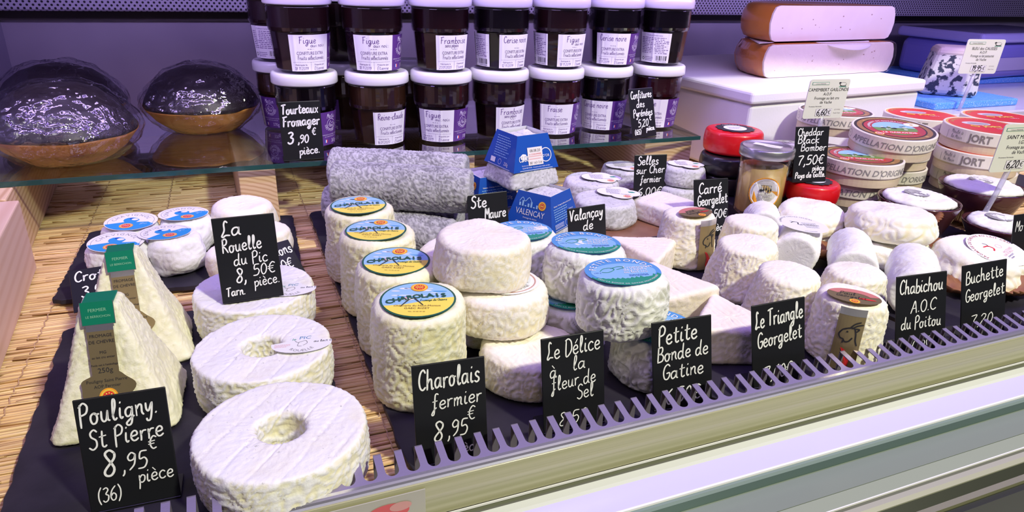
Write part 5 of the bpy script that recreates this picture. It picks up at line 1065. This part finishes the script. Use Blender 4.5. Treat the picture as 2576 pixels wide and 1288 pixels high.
def tag(lb, x, y, z, rz, w, h, lean, rows, price, pole):
    t = thing('price_tag', lb, 'price tag', (x, y, z), RAD(rz), 'white plastic price tags')
    b = MB(); r = .004; pts = []
    for cx, cz, a0 in ((w / 2 - r, r, -90), (w / 2 - r, h - r, 0), (-w / 2 + r, h - r, 90), (-w / 2 + r, r, 180)):
        pts += [(cx + r * cos(RAD(a0 + k * 22.5)), cz + r * sin(RAD(a0 + k * 22.5))) for k in range(5)]
    n = len(pts); b.add([(a, 0, c) for a, c in pts] + [(a, .0012, c) for a, c in pts], [tuple(range(n)), tuple(range(2 * n - 1, n - 1, -1))] + [(i, n + i, n + (i + 1) % n, (i + 1) % n) for i in range(n)])
    b.build('plate', mat('tag_plastic', (.80, .83, .72), .35), t, rot=(-RAD(lean), 0, 0))
    F = Flat(); F.rect(-.44 * w, .86 * h, -.02 * w, .93 * h, GREEN, 1); F.rect(-.432 * w, .868 * h, -.028 * w, .922 * h, mat('tag_plastic'), 2); F.type('Crèmerie MARIANNE', -.23 * w, .876 * h, .048 * h * w / .085, GREY, 3, sx=.8)
    F.disc(.33 * w, .87 * h, .085 * w, BLACK, 1, ry=.05 * h, n=16); F.disc(.33 * w, .875 * h, .075 * w, mat('tag_plastic'), 2, ry=.038 * h, n=16); F.rect(.24 * w, .80 * h, .42 * w, .815 * h, GREEN, 1)
    for q in (.27, .30, .36, .39): F.rect(q * w, .81 * h, (q + .012) * w, .86 * h, BLACK, 1)
    F.disc(.25 * w, .905 * h, .03 * w, BLACK, 1, ry=.022 * h, n=10)
    for k, s in enumerate(rows): F.type(s, 0, (.70 - .105 * k) * h, .115 * h if k == 0 else .105 * h, BLACK, 1, sx=min(.95, .80 * w / (len(s) * .055 * h + 1e-6)) if len(s) > 12 else .95)
    F.type('Provenance Normandie', -.24 * w, .30 * h, .04 * h, BLACK, 1); F.rect(-.20 * w, .06 * h, .20 * w, .25 * h, GREY, 1); F.rect(-.195 * w, .065 * h, .195 * w, .245 * h, WHITE, 2); F.hand(price, -.17 * w, .09 * h, .15 * h, BLACK, 3, .16, 0, .1, .02, fit=.26 * w); F.type('€', .14 * w, .11 * h, .15 * h, BLACK, 3); F.type('La Pièce', .1 * w, .07 * h, .035 * h, BLACK, 3); F.type('22 % M.G.', .34 * w, .21 * h, .045 * h, GREY, 1); F.type('Poids Total', .34 * w, .12 * h, .045 * h, GREY, 1)
    F.build('print', lambda a, v, q: (a, -.0001 - q, v), t, .00015, rot=(-RAD(lean), 0, 0))
    b = MB(); px, pz = pole; b.tube([(0, .0025, h * .25), (px * .5, .0035, pz * .5), (px, .004, pz)], .0032, 8); b.build('pole', filmmat('clear_rod', (.85, .84, .92), .08, fac=2, haze=.35), t, smooth=True)
tag('white price tag for the camembert in front of the foam box', .818, .775, .122, -6, .070, .058, -3, ['CAMEMBERT GASLONDE', 'A.O.P.', 'Fromage au lait cru', 'de Vache'], '6,60', (.01, -.0995))
tag('white price tag on a clear rod for the blue-veined cheese', 1.320, .905, .156, -10, .084, .063, -3, ['BLEU des CAUSSES', 'A.O.P.', 'Fromage au lait pasteurisé', 'de Vache'], '19,95', (-.012, -.0700))
tag('greenish price tag on a clear rod cut off by the right edge', .915, .545, .096, -8, .074, .062, -3, ['SAINT MARCELLIN', 'I.G.P.', 'Fromage au lait cru', 'de Vache'], '6,20', (-.018, -.058))

# ------------------------------------------------------------------ ticket in the front strip
t = thing('shelf_ticket', 'greyish plastic ticket with a red patch slotted into the front strip', 'ticket', (.035, .3276, -.006))
b = MB(); b.box(-.055, .048, -.0002, .0006, .0005, .0235); b.build('card', mat('ticket_card', (.42, .41, .34), .35), t, bevel=.0003)
F = Flat(); F.disc(.024, .012, .0135, RED if False else mat('faded_red', (.62, .10, .10), .5), 1, ry=.0068, n=24); F.disc(.032, .015, .007, mat('faded_pink', (.60, .30, .27), .5), 2, ry=.0035, n=20)
for k in range(5): F.rect(-.05 + k * .011, .004, -.044 + k * .011, .009, mat('ticket_smudge', (.50, .50, .44), .5), 1)
F.build('red_print', lambda a, v, q: (a, -.0004 - q, v), t, .0001)
